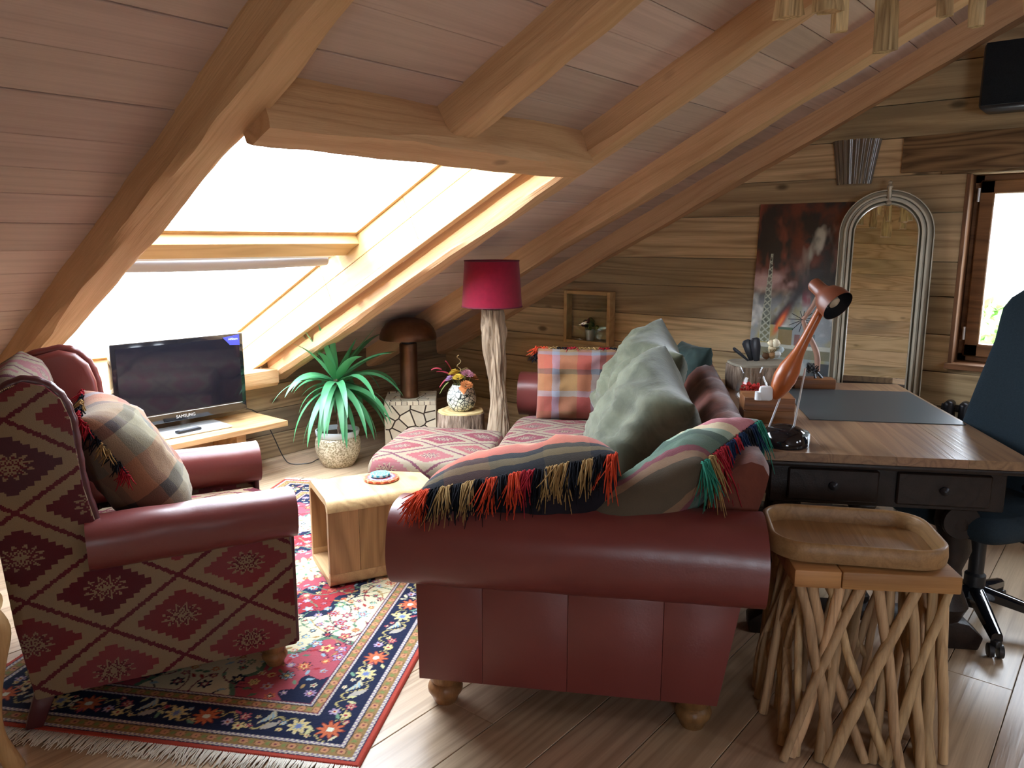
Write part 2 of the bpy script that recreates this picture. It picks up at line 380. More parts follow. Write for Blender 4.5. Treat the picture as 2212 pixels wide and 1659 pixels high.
BARK = NT('bark'); _o = BARK.obj(); _n = BARK.noise(BARK.vmath('MULTIPLY', _o, (1, 1, .18)), 45, 4, .6); BARK.bump(_n, .9, .02); BARK = BARK.fin(BARK.ramp(_n, [(.3, lin('3f3128')), (.5, lin('8a7666')), (.7, lin('b8a593'))]), .9, 0, .2)
CUT = NT('log_cut'); _x, _y, _z = CUT.sep(CUT.obj()); _r = CUT.math('SQRT', CUT.math('ADD', CUT.math('POWER', _x, 2), CUT.math('POWER', _y, 2)))
_g = CUT.math('PINGPONG', CUT.math('MULTIPLY', CUT.math('ADD', _r, CUT.math('MULTIPLY', CUT.noise(CUT.obj(), 9, 2), .03)), 55), 1); CUT = CUT.fin(CUT.mix(_g, lin('d9c592'), lin('b89a64')), .7)
VASE = NT('shard_mosaic_vase'); _o = VASE.obj(); _v = VASE.vor(_o, 42, 'DISTANCE_TO_EDGE'); _v2 = VASE.vor(_o, 42)
VASE = VASE.fin(VASE.mix(VASE.math('LESS_THAN', _v.outputs['Distance'], .075), VASE.ramp(_v2.outputs['Color'], [(0, lin('b8c4b4')), (.5, lin('e4e0cc')), (1, lin('d2d8cc'))]), (.03, .04, .035)), .35)

# ================================================================= SETTING
def boxM(name, M, L, Wd, T, mat, parent, b=.002):
    """board: local x = grain, centred on M"""
    return G().box((0, 0, 0), (L, Wd, T), b).obj(name, mat, parent, True, 30, None, M)

# ---- floor
fl = struct(G().bb(-4.9, 6, -1.9, 5.0, -.2, -.021).obj('floor', W_FLOOR, None, False), 'wide wooden plank floor')
x = -1.643 - .2065*15; k = 0
while x < 5.4:
    w = .2065; x0 = max(x, -4.62)
    if x+w > x0+.02:
        rr = random.Random(k); cuts = [-1.75]
        while cuts[-1] < 4.7: cuts.append(min(4.72, cuts[-1]+rr.uniform(2.2, 4.2)) if len(cuts) > 1 else cuts[-1]+rr.uniform(.6, 3.5))
        for a, b in zip(cuts, cuts[1:]):
            if b-a < .05: continue
            M = frame(Vector(((x0+x+w)/2, (a+b)/2, -.011)), YV, -XV, ZV)
            boxM('floor_plank', M, b-a-.0015, x+w-x0-.0025, .022, W_FLOOR, fl, .0015)
    x += w; k += 1

# ---- roof (ceiling): sheathing, planks, rafters, header
TR = 5.83
def roofbox(g, t0, t1, y0, y1, d0, d1):
    o = RT((t0+t1)/2, (y0+y1)/2, (d0+d1)/2)
    return g.box((0, 0, 0), (t1-t0, y1-y0, d1-d0), 0, 1, frame(o, AX, YV, NX))
g = G()
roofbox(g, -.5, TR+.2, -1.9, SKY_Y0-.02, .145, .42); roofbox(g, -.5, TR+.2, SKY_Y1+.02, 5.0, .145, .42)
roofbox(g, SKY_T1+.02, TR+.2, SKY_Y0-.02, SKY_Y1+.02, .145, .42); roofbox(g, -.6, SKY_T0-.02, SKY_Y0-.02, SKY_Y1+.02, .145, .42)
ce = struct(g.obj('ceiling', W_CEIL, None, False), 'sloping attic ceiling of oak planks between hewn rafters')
def rboard(name, t0, t1, y0, y1, d0, d1, mat, parent, grain='y', b=.002):
    o = RT((t0+t1)/2, (y0+y1)/2, (d0+d1)/2)
    if grain == 'y': return boxM(name, frame(o, YV, -AX, NX), y1-y0, t1-t0, d1-d0, mat, parent, b)
    return boxM(name, frame(o, AX, YV, NX), t1-t0, y1-y0, d1-d0, mat, parent, b)
ts = [-.02, .10, .29, .49, .67, .87, 1.05, 1.25, 1.43, 1.61, 1.80, 2.0, 2.19, 2.34, 2.51, 2.70, 2.885, 3.07, 3.27, 3.47, 3.64, 3.83, 4.03, 4.22, 4.42, 4.62, 4.82, 5.02, 5.22, 5.42, 5.62, TR]
for i, (a, b) in enumerate(zip(ts, ts[1:])):
    rr = random.Random(i*3+1)
    spans = [(-1.65, SKY_Y0-.03), (SKY_Y1+.03, 4.72)] if a < SKY_T1-.02 else [(-1.65, 2.13), (2.13, 4.72)]
    for (p, q) in spans:
        dz = rr.uniform(0, .003)
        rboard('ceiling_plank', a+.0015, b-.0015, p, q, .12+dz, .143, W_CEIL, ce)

def hewn(name, A, B, upv, w, h, mat, parent, seed=0, taper=0, amp=.012, ends=0):
    """hand hewn beam; local x = axis"""
    A, B = Vector(A), Vector(B); ax = (B-A).normalized(); L = (B-A).length; zz = (upv - ax*upv.dot(ax)).normalized(); yy = zz.cross(ax)
    n = max(8, int(L/.06)); rings_ = []
    for i in range(n+1):
        xx = L*i/n; ring = []
        c = .018 + .012*noise.noise(Vector((xx*2.2, seed, 3)))
        w0 = w/2; h0 = h/2
        pts = [(-w0, h0), (-w0, -h0*.3), (-w0, -h0+c), (-w0+c, -h0), (0, -h0), (w0-c, -h0), (w0, -h0+c), (w0, -h0*.3), (w0, h0)]
        for j, (py, pz) in enumerate(pts):
            nv = noise.noise_vector(Vector((xx*1.7, j*.55, seed*3.7)))*amp + noise.noise_vector(Vector((xx*7, j*.8, seed*1.9)))*amp*.4
            kz = 0 if pz >= h0 else 1
            ring.append(Vector((xx, py+nv.y, pz+nv.z*kz)))
        rings_.append(ring)
    M = frame(A, ax, yy, zz)
    return G().rings(rings_).obj(name, mat, parent, True, 35, None, M)
for i, (y0, y1, t0, t1) in enumerate([(1.185, 1.325, .0, TR), (2.95, 3.10, .0, TR), (3.82, 3.99, .0, TR), (4.585, 4.715, -.05, TR), (2.065, 2.205, 2.93, TR), (.30, .44, .0, TR), (-.58, -.44, .0, TR)]):
    hewn('rafter', RT(t0, (y0+y1)/2, .06), RT(t1, (y0+y1)/2, .06), NX, y1-y0, .13, W_BEAM, ce, i+1, amp=.015)
hewn('header_beam', RT(2.868, 1.318, .045), RT(2.868, 2.965, .045), NX, .145, .19, W_BEAM, ce, 21, amp=.018)
# ridge beam and far slope (behind the camera's right)
RX = KX + AX.x*TR; RZ = KZ + AX.z*TR
AX2 = Vector((-cos(ROOF), 0, sin(ROOF))); NX2 = Vector((sin(ROOF), 0, cos(ROOF))); KX2 = RX + (RX-KX)
def RT2(t, y, d): return Vector((KX2, 0, KZ)) + AX2*t + NX2*d + Vector((0, y, 0))
hewn('ridge_beam', (RX, -1.7, RZ-.02), (RX, 4.72, RZ-.02), ZV, .2, .26, W_BEAM, ce, 31)
# second slope with two skylights
def slope2(name, t0, t1, y0, y1, d0, d1, mat, parent):
    o = RT2((t0+t1)/2, (y0+y1)/2, (d0+d1)/2)
    return G().box((0, 0, 0), (y1-y0, t1-t0, d1-d0), 0, 1, frame(o, YV, -AX2, NX2)).obj(name, mat, parent, False)
sk2 = [(2.3, 2.8), (3.5, 4.0)]; t0s, t1s = 3.1, 3.8
g = G()
def rb2(g, t0, t1, y0, y1, d0, d1):
    g.box((0, 0, 0), (y1-y0, t1-t0, d1-d0), 0, 1, frame(RT2((t0+t1)/2, (y0+y1)/2, (d0+d1)/2), YV, -AX2, NX2))
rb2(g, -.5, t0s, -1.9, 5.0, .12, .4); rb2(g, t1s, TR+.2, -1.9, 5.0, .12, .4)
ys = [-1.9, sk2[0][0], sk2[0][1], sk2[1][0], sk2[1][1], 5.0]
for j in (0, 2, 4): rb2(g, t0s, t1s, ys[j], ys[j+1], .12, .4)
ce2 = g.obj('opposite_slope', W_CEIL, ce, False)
for (a, b) in sk2:
    pn = G(); rb2(pn, t0s, t1s, a, b, .30, .306); pn.obj('roof_pane', GLASS, ce, False)
    l = portal('roof_portal', frame(RT2((t0s+t1s)/2, (a+b)/2, .36), AX2, -YV, NX2), t1s-t0s, b-a)

# ---- knee wall (left)
g = G().bb(KX-.3, KX-.022, -1.9, SKY_Y0-.02, -.2, .72).bb(KX-.3, KX-.022, SKY_Y1+.02, 5.0, -.2, .72).bb(KX-.3, KX-.022, SKY_Y0-.02, SKY_Y1+.02, -.2, .50)
wl = struct(g.obj('wall_left', W_KNEE, None, False), 'low knee wall of weathered boards under the roof slope')
for i, (a, b) in enumerate([(0, .17), (.17, .345), (.345, .52), (.52, .70)]):
    for (p, q) in ([(-1.7, 1.1), (1.1, 4.72)] if b < .6 else [(-1.7, 1.38), (2.9, 4.72)]):
        boxM('wall_board', frame(Vector((KX-.011, (p+q)/2, (a+b)/2)), YV, ZV, XV), q-p-.001, b-a-.003, .022, W_KNEE, wl)
hewn('sill_beam', (KX+.055, 1.30, .585), (KX+.055, 2.955, .585), ZV, .13, .11, W_BEAM, wl, 41, amp=.006)
# ---- wall right + back (behind the camera)
g = G().bb(KX2, KX2+.3, -1.9, 5.0, -.2, .72); struct(g.obj('wall_right', W_KNEE, None, False), 'low knee wall on the opposite side')
BX0, BX1, BZ0, BZ1 = 1.7, 2.9, .80, 1.85  # opening for the added fill-light window
def ridgeZ(x): return min(RZ+.35, .6+(min(x-(KX-.2), KX2+.2-x))*(RZ-.25)/(RX-KX+.2))
g = G()
for poly in ([(KX-.2, -.2), (BX0, -.2), (BX0, ridgeZ(BX0)), (RX, RZ+.35), (KX-.2, .6)], [(BX1, -.2), (KX2+.2, -.2), (KX2+.2, .6), (BX1, ridgeZ(BX1))], [(BX0, -.2), (BX1, -.2), (BX1, BZ0), (BX0, BZ0)], [(BX0, BZ1), (BX1, BZ1), (BX1, ridgeZ(BX1)), (BX0, ridgeZ(BX0))]):
    g.prism(poly, -1.9, -1.68, 'y')
portal('front_portal', frame(Vector(((BX0+BX1)/2, -1.92, (BZ0+BZ1)/2)), XV, ZV, -YV), BX1-BX0, BZ1-BZ0)
wf = struct(g.obj('wall_front', W_BACK, None, False), 'pale boarded end wall behind the viewer')
z = 0
while z < 3.1:
    h = .20; zc = z+h
    xl = KX+.02 + max(0, (zc-.62)/math.tan(ROOF)); xr = 2*RX - xl
    for (a, b) in ([(xl, BX0), (BX1, xr)] if (zc > BZ0+.01 and z < BZ1-.01) else [(xl, xr)]):
        if b-a > .2: boxM('wall_board', frame(Vector(((a+b)/2, -1.672, z+h/2)), XV, ZV, Vector((0, -1, 0))), b-a, h-.004, .022, W_BACK, wf)
    z += h
w3 = bpy.data.objects.new('fill_window', None); COL.objects.link(w3); struct(w3, 'added wooden fill-light window in the end wall behind the viewer')  # unseen window, added to brighten the sofa front and gable wall
fo = G()
for b in ((BX0, BX0+.06, BZ0, BZ1), (BX1-.06, BX1, BZ0, BZ1), (BX0, BX1, BZ0, BZ0+.06), (BX0, BX1, BZ1-.06, BZ1), ((BX0+BX1)/2-.04, (BX0+BX1)/2+.04, BZ0, BZ1)): fo.bb(b[0], b[1], -1.83, -1.76, b[2], b[3], .004)
fo.obj('frame', W_FRAME, w3); G().bb(BX0+.05, BX1-.05, -1.80, -1.795, BZ0+.05, BZ1-.05).obj('pane', GLASS, w3, False)
# ---- gable wall (back)
WX0, WX1, WZ0, WZ1 = -.80, .55, .83, 1.84
g = G()
def slopeX(z): return KX + max(0, (z-.69)/math.tan(ROOF))
g.prism([(KX-.2, -.2), (WX0, -.2), (WX0, 2.72), (KX-.2, .72)], GY+.022, GY+.3, 'y')
g.prism([(WX1, -.2), (KX2+.2, -.2), (KX2+.2, .72), (RX, RZ+.3), (WX1, 3.25)], GY+.022, GY+.3, 'y')
g.prism([(WX0, WZ1), (WX1, WZ1), (WX1, 3.25), (WX0, 2.72)], GY+.022, GY+.3, 'y'); g.bb(WX0, WX1, GY+.022, GY+.3, -.2, WZ0)
wb = struct(g.obj('wall_back', W_GABLE, None, False), 'gable wall of reclaimed horizontal pine boards')
zs = [0, .21, .40, .60, .79, .995, 1.2, 1.385, 1.645, 1.845, 2.045, 2.22, 2.41, 2.61, 2.81, 3.01, 3.2]
for i, (a, b) in enumerate(zip(zs, zs[1:])):
    segs = [(None, WX0), (WX1, 5.2)] if (a < WZ1-.01 and b > WZ0+.01) else [(None, None)]
    for (p, q) in segs:
        dy = random.Random(i).uniform(0, .004)
        if p is None:
            xa0, xa1 = slopeX(a)-.02, slopeX(b)-.02; xb = q if q is not None else 2*RX-slopeX(b)
        else: xa0 = xa1 = p; xb = min(q, 2*RX-slopeX(b))
        if xb - xa1 < .1: continue
        cx = (xa0+xb)/2
        poly = [(xa0-cx, -(b-a)/2+.003), (xb-cx, -(b-a)/2+.003), (xb-cx, (b-a)/2-.003), (xa1-cx, (b-a)/2-.003)]
        G().prism(poly, GY-dy, GY+.022, 'y', Matrix.Translation((0, -GY, 0))).obj('wall_board', W_GABLE, wb, False, 0, None, Matrix.Translation((cx, GY, (a+b)/2)))

# ---- skylight window_1: reveal boards, sashes, rail, blind
w1 = bpy.data.objects.new('window_1', None); COL.objects.link(w1); struct(w1, 'large double roof window in the left slope')
D0, D1 = .10, .40
for (y, s) in ((SKY_Y1, 1), (SKY_Y0, -1)):
    for (a, b) in ((SKY_T0, 1.02), (1.02, 1.86), (1.86, SKY_T1)):
        for (da, db) in ((.135, .262), (.262, D1)):
            o = RT((a+b)/2, y+s*.009, (da+db)/2)
            boxM('reveal_board', frame(o, AX, NX, -YV), b-a-.002, db-da-.002, .018, W_REVEAL, w1)
    o = RT((SKY_T0+SKY_T1)/2, y+s*.018, .118)
    boxM('edge_trim', frame(o, AX, NX, -YV), SKY_T1-SKY_T0, .034, .045, W_BEAM, w1)
for (t, s) in ((SKY_T1, 1), (SKY_T0, -1)):
    boxM('reveal_board', frame(RT(t+s*.009, (SKY_Y0+SKY_Y1)/2, .26), YV, NX, AX), SKY_Y1-SKY_Y0, .28, .018, W_REVEAL, w1)
for (ta, tb) in ((SKY_T0, 1.20), (1.42, SKY_T1)):
    sash = G()
    for (a, b, c, d) in ((ta, tb, SKY_Y0, SKY_Y0+.022), (ta, tb, SKY_Y1-.022, SKY_Y1), (ta, ta+.03, SKY_Y0, SKY_Y1), (tb-.03, tb, SKY_Y0, SKY_Y1)):
        roofbox(sash, a, b, c, d, .385, .43)
    so = sash.obj('sash', W_REVEAL, w1, False)
    p = G(); roofbox(p, ta+.02, tb-.02, SKY_Y0+.015, SKY_Y1-.015, .404, .410); p.obj('pane', GLASS, so, False)
rboard('sash_rail', 1.27, 1.42, SKY_Y0, SKY_Y1, .33, .43, W_REVEAL, w1)
rboard('vent_bar', 1.215, 1.268, SKY_Y0+.01, SKY_Y1-.05, .345, .40, WHITEPL, w1, 'y', .004)
bl = G()
rr_ = [[RT(1.165, SKY_Y0+.02+(SKY_Y1-.08-SKY_Y0)*i/12, .355) + (AX*cos(a)*.032 + NX*sin(a)*.032) - NX*.012*sin(pi*i/12) for a in [2*pi*k/12 for k in range(12)]] for i in range(13)]
bl.rings(rr_); bl.obj('blind_roll', GREYMET, w1)

# ---- gable window_2
w2 = bpy.data.objects.new('window_2', None); COL.objects.link(w2); struct(w2, 'wooden casement window in the gable wall')
g = G()
for (x0, x1, z0, z1) in ((WX0, WX0+.02, WZ0, WZ1), (WX1-.02, WX1, WZ0, WZ1)): boxM('jamb_board', frame(Vector(((x0+x1)/2, GY+.09, (z0+z1)/2)), ZV, YV, XV), z1-z0, .2, .02, W_FRAME, w2)
boxM('sill_board', frame(Vector(((WX0+WX1)/2, GY+.08, WZ0-.0)), XV, YV, ZV), WX1-WX0+.02, .24, .03, W_FRAME, w2)
fo = G(); fx0, fx1, fz0, fz1 = WX0+.02, WX1-.02, WZ0+.015, WZ1
for b in ((fx0, fx0+.045, fz0, fz1), (fx1-.045, fx1, fz0, fz1), (fx0, fx1, fz0, fz0+.045), (fx0, fx1, fz1-.045, fz1)): fo.bb(b[0], b[1], GY+.13, GY+.20, b[2], b[3], .004)
fo.obj('outer_frame', W_FRAME, w2)
for k, (a, b) in enumerate(((fx0+.03, (fx0+fx1)/2), ((fx0+fx1)/2, fx1-.03))):
    sg = G(); wd = .07
    for q in ((a, a+wd, fz0+.03, fz1-.03), (b-wd, b, fz0+.03, fz1-.03), (a, b, fz0+.03, fz0+.03+wd), (a, b, fz1-.03-wd, fz1-.03)): sg.bb(q[0], q[1], GY+.10, GY+.165, q[2], q[3], .006)
    so = sg.obj('sash', W_FRAME, w2)
    G().bb(a+wd-.01, b-wd+.01, GY+.130, GY+.136, fz0+.03+wd-.01, fz1-.02-wd).obj('pane', GLASS, so, False)
    if k == 0:
        for zz in (fz0+.12, fz1-.14): G().tube([(a-.004, GY+.10, zz), (a-.004, GY+.10, zz+.07)], .007, 8).obj('hinge', ALU, so)
# lintel board over the window
lt = G().prism([(-1.115, 1.862), (WX1+.4, 1.862), (WX1+.4, 2.06), (-1.115, 2.045)], GY-.028, GY-.004, 'y', None, .004)
lt.v = [Vector((p.x, p.y, p.z + .012*noise.noise(Vector((p.x*3, p.z*3, 1))))) for p in lt.v]
lo = struct(lt.obj('trim_1', W_LINTEL, None, True, 30), 'thick weathered lintel board with a dark knot above the window')
ul = struct(G().bb(WX0-.12, WX1+.12, GY-.02, GY+.10, 1.842, 1.860, .003).obj('trim_2', W_LINTEL, None), 'pale underside board of the window head')
# ================================================================= end of setting

# ================================================================= OBJECT HELPERS
def sup(a, p):  # superellipse point
    c, s_ = cos(a), sin(a); return (math.copysign(abs(c)**(2/p), c), math.copysign(abs(s_)**(2/p), s_))
def roll(x0, x1, cy_, cz_, ry, rz, mat, parent, name='arm', n=40, p=2.3, front=1, back=1, pleat=.012, dr=None):
    """rolled arm along local x with padded, pleated ends"""
    st = []
    for k in range(6):
        a = pi/2*k/5; st.append((x0+.055*(1-sin(a))*back, .70+.30*sin(a) if back else 1, 1-k/5))
    for k in range(1, 14): st.append((x0+.055+(x1-x0-.11)*k/14, 1, 0))
    for k in range(6):
        a = pi/2*(5-k)/5; st.append((x1-.055*(1-sin(a))*front, .70+.30*sin(a) if front else 1, k/5))
    rs = []
    for (xx, sc, e) in st:
        ring = []
        tt = (xx-x0)/(x1-x0); q = dr(tt) if dr else (0, 0, 1)
        for j in range(n):
            cx_, sx_ = sup(2*pi*j/n, p); pl = 1+pleat*cos(14*2*pi*j/n)*e*(1 if sc < .995 else .5)
            ring.append(Vector((xx, cy_+q[0]+ry*cx_*sc*pl*q[2], cz_+q[1]+rz*sx_*sc*pl*q[2])))
        rs.append(ring)
    g = G(); g.rings(rs); g.jit(.004, 9, x0)
    return g.obj(name, mat, parent, True, 60)
def bun_foot(name, c, h, r, mat, parent):
    pr = [(r*.62, 0), (r*.72, h*.1), (r*.8, h*.2), (r*.98, h*.32), (r, h*.42), (r*.92, h*.52), (r*.78, h*.58), (r*.86, h*.64), (r*.95, h*.8), (r*.97, h)]
    return G().lathe(pr, 24, c).obj(name, mat, parent)
def cushion_box(name, x0, x1, y0, y1, z0, z1, mat, parent, crown=.03, r=.05, n=18, sag=0):
    """box cushion: rounded box, crowned top, uv in metres"""
    g = G(); rs = []; UV = []
    cx_, cy_ = (x0+x1)/2, (y0+y1)/2; hx, hy = (x1-x0)/2, (y1-y0)/2; zc = (z0+z1)/2; hz = (z1-z0)/2
    m = 28; prof = []
    for k in range(9):   # side profile from bottom centre outwards to top centre
        a = -pi/2+pi*k/8; prof.append((1, cos(a), sin(a)))
    lay = [(s_, -1, 0) for s_ in (.15, .5, .8)] + [(1, sin(-pi/2+pi*k/8), 1-cos(-pi/2+pi*k/8)) for k in range(9)] + [(s_, 1, 0) for s_ in (.86, .7, .5, .3, .12)]
    for (s_, zz, ins) in lay:
        ring = []
        for j in range(72):
            a = 2*pi*j/72; px, py = sup(a, 7)
            X = cx_+px*(hx*s_-ins*r); Y = cy_+py*(hy*s_-ins*r)
            bulge = crown*(1-min(1, max(abs((X-cx_)/hx), abs((Y-cy_)/hy)))**2)
            Z = zc+hz*zz + (bulge if zz > .9 else 0) + .004*noise.noise(Vector((X*9, Y*9, zz)))
            ring.append(Vector((X, Y, Z)))
        rs.append(ring)
    g.rings(rs)
    return g.obj(name, mat, parent, True, 70, True)
def pillow(name, label, cat, C, X, Y, w, h, T, mat, n=26, seed=0, pinch=.10, group=None, bend=0, wr=.012, seam=None, shear=0, back=None):
    """C centre, X width axis, Y height axis (world); returns (thing empty, M)"""
    X = X.normalized(); Y = (Y - X*Y.dot(X)).normalized(); Z = X.cross(Y)
    o = bpy.data.objects.new(name, None); COL.objects.link(o); tag(o, label, cat, group); o.matrix_world = frame(C, X, Y, Z)
    g = G(); V = []; UV = []; F = []
    half = n*n
    for sgn in (1, -1):
        b = len(V)
        for i in range(n+1):
            for j in range(n+1):
                s_, t_ = 2*i/n-1, 2*j/n-1
                s2, t2 = math.copysign(1-(1-abs(s_))**1.5, s_), math.copysign(1-(1-abs(t_))**1.5, t_)
                px = w/2*s2*(1-pinch*(1-t2*t2)); py = h/2*t2*(1-pinch*(1-s2*s2))
                th = T/2*((1-s2**4)*(1-t2**4))**.55
                q = Vector((s2*2+seed, t2*2, sgn*.5+seed*.3))
                wv = noise.noise(q*1.3)*wr*2 + noise.noise(q*3.5)*wr
                edge = (1-s2**6)*(1-t2**6)
                V.append(Vector((px+shear*t2, py, sgn*(th+wv*edge) + bend*(s2*s2)*-.5))); UV.append((i/n, j/n))
        for i in range(n):
            for j in range(n):
                a = b+i*(n+1)+j; f = [a, a+n+1, a+n+2, a+1]; F.append(f if sgn > 0 else f[::-1])
    g.add(V, F, UV)
    if back: g.mi = [0]*half+[1]*half
    co = g.obj('cover', [back, mat] if back else mat, o, True, 0)
    bm = bmesh.new(); bm.from_mesh(co.data); bmesh.ops.remove_doubles(bm, verts=bm.verts[:], dist=.0008); bmesh.ops.recalc_face_normals(bm, faces=bm.faces[:]); bm.to_mesh(co.data); bm.free()
    if seam:
        pts = []
        for k in range(4*12):
            e, q = divmod(k, 12); q = 2*q/12-1
            s2, t2 = [(q, -1), (1, q), (-q, 1), (-1, -q)][e]
            pts.append(Vector((w/2*s2*(1-pinch*(1-t2*t2)), h/2*t2*(1-pinch*(1-s2*s2)), bend*(s2*s2)*-.5)))
        G().tube(pts+[pts[0]], .0035, 6, False).obj('piping', seam, o)
    return o
def fringe(parent, A, B, n, length, cols, seed=0, gap=.0, out=Vector((0, 0, 0)), r=.0022, clump=10, minv=Matrix()):
    """hanging threads from world edge A-B, grouped by colour"""
    rd = random.Random(seed); byc = {}
    for k in range(n):
        t = (k+rd.random())/n; cl = int(t*len(cols)*clump/clump*1.0) % len(cols); ci = cols[cl]
        if ci is None: continue
        p = A.lerp(B, t) + Vector((rd.gauss(0, .003), rd.gauss(0, .003), rd.gauss(0, .002)))
        L = length*rd.uniform(.55, 1.1)*(.85+.2*sin(t*90+seed*2)); dx = Vector((rd.gauss(0, .012), rd.gauss(0, .012), 0)) + Vector((1, .58, 0))*.018*sin(t*140+seed)
        pts = [p, p+out*.2+Vector((0, 0, .002)), p+out*.5+dx*.3-ZV*L*.25, p+out*.8+dx*.6-ZV*L*.6, p+out+dx-ZV*L]
        byc.setdefault(ci, G()).tube([minv@q for q in pts], [r, r*1.1, r, r*.9, r*.5], 4)
    for ci, g in byc.items():
        fo_ = g.obj('fringe', ci, parent, True, 0); fo_['kind'] = 'stuff'
def yarn(name, c): return plain(name, lin(c), .95, 0, .1)
Y_RED, Y_ORG, Y_TAN, Y_BLK, Y_GRN, Y_NVY, Y_CRM = yarn('yarn_red', '9a2530'), yarn('yarn_orange', 'c2452a'), yarn('yarn_tan', '9a7c50'), yarn('yarn_black', '1a1a20'), yarn('yarn_green', '2f7a66'), yarn('yarn_navy', '1c2c48'), yarn('yarn_cream', 'c8b48a')

# ================================================================= ARMCHAIR
ac = thing('armchair', 'wing armchair in kilim fabric and burgundy leather beside the rug', 'armchair', (-2.481, .724, .013), R_(67))
out = [(-.005, .10), (-.035, .35), (-.05, .60), (-.045, .85), (-.03, 1.0), (0, 1.06), (.055, 1.088), (.11, 1.072), (.148, 1.03), (.168, .965), (.174, .87), (.182, .755), (.206, .63), (.235, .56), (.77, .56), (.785, .43), (.785, .085), (.70, .085), (.3, .095)]
wing = [(-.02, .50), (-.05, .60), (-.045, .85), (-.03, 1.0), (0, 1.06), (.055, 1.088), (.11, 1.072), (.148, 1.03), (.168, .965), (.174, .87), (.182, .755), (.206, .63), (.23, .54)]
WID = .76
for (y0, y1, wy0, wy1, s) in ((0, .03, .03, .085, 1), (WID-.03, WID, WID-.085, WID-.03, -1)):
    sp = G().prism(out, y0, y1, 'y', None, .006, 2).obj('side_panel', KILIM, ac, True, 40, True)
    wg = wing if s > 0 else [(a+.06*max(0, min(1, (z-.55)/.3))*(1 if a > .05 else 0), z) for a, z in wing]
    G().prism(wg, wy0, wy1, 'y', None, .022, 3).obj('wing', LEATHER, ac, True, 50)
    pts = catmull([(a, (y0+y1)/2+(-.004 if s > 0 else .004), z) for a, z in (wing if s > 0 else [(a+.06*max(0, min(1, (z-.55)/.3))*(1 if a > .05 else 0), z) for a, z in wing])[3:]], 6)
    pp = [Vector((p.x, p.y + s*.012, p.z)) for p in pts]
    pl = G().tube(pp, [.016+.0015*sin(i*1.7) for i in range(len(pp))], 10).obj('piping', LEATHER_D if s > 0 else LEATHER, sp)
    st = G()
    for i in range(0, len(pts)-1):
        for h in (.15, .62):
            p = pts[i].lerp(pts[i+1], h); q = pts[i].lerp(pts[i+1], h+.24)
            dz = Vector((-.016, -.006*s if s > 0 else .006, -.010))
            st.tube([p+dz, q+dz], .0022, 5)
    st.obj('stitching', Y_CRM, sp)
    roll(.175, .80, .035 if s > 0 else WID-.035, .566, .088, .083, LEATHER, ac, 'arm', back=1)
    G().bb(.775, .795, (.002 if s > 0 else WID-.07), (.07 if s > 0 else WID-.002), .09, .50, .008, 2).obj('front_trim', LEATHER_D, ac)
# back
bk = G(); rs = []; UVb = []
for i in range(25):
    t = i/24; z = lerp(.30, 1.10, t); q_t = max(0, (t-.84)/.16); sh = math.sqrt(max(0, 1-q_t**2.4))
    ring = []
    for j in range(48):
        px, py = sup(2*pi*j/48, 4); wy = (WID/2-.07)*(.80+.20*sh); th = .01+.08*sh
        ring.append(Vector((.055-.05*t+px*th, WID/2+py*wy, z))); UVb.append((WID/2+py*wy, z))
    rs.append(ring)
bk.rings(rs, True, (True, True), UVb); bk.obj('backrest', KILIM_OTT, ac, True, 75)
G().prism([(-.052, .55), (-.0, .09), (.04, .09), (.02, .55), (.0, 1.03), (-.045, 1.03)], .03, WID-.03, 'y', None, .008).obj('back_panel', KILIM, ac, True, 40, True)
cushion_box('seat_cushion', .13, .83, .095, WID-.095, .315, .475, KILIM, ac, .04)
G().bb(.0, .775, .03, WID-.03, .10, .31, .01, 2).obj('seat_base', KILIM, ac, True, 40, True)
for y in (.06, WID-.06): bun_foot('front_foot', (.715, y, 0), .09, .045, W_LEG, ac)
for y in (.045, WID-.045): G().prism([(-.045, 0), (.005, 0), (.05, .105), (-.012, .105)], y-.032, y+.032, 'y', None, .006).obj('back_leg', LEATHER_D, ac)

# plaid cushion on the armchair
acM = Matrix.Translation((-2.481, .724, .013)) @ Matrix.Rotation(R_(67), 4, 'Z')
def AC(x, y, z): return acM @ Vector((x, y, z))
c = AC(.325, .36, .715); X = (AC(0, 1, 0)-AC(0, 0, 0))*-1; Y = (AC(-.60, 0, 1)-AC(0, 0, 0))
pc = pillow('throw_cushion', 'large plaid wool cushion in olive, orange and grey on the wing armchair', 'cushion', c, X, Y, .50, .54, .24, PLAID_CHAIR, seed=3, group='throw cushions')
Mi = pc.matrix_world.inverted()
for a, b, sd in (((-.25, .27, 0), (.25, .27, 0), 1), ((.25, .27, 0), (.25, .02, 0), 2)):
    fringe(pc, pc.matrix_world @ Vector(a), pc.matrix_world @ Vector(b), 90, .055, [Y_RED, Y_BLK, Y_TAN, Y_BLK, Y_RED], sd, out=Vector((-.012, -.01, 0)), minv=Mi)

# ================================================================= SOFA  (local x = u, y = v - V0)
SV0 = 2.13
sf = thing('sofa', 'long burgundy leather sofa with rolled arms and rust suede back', 'sofa', S(0, SV0), R_(30))
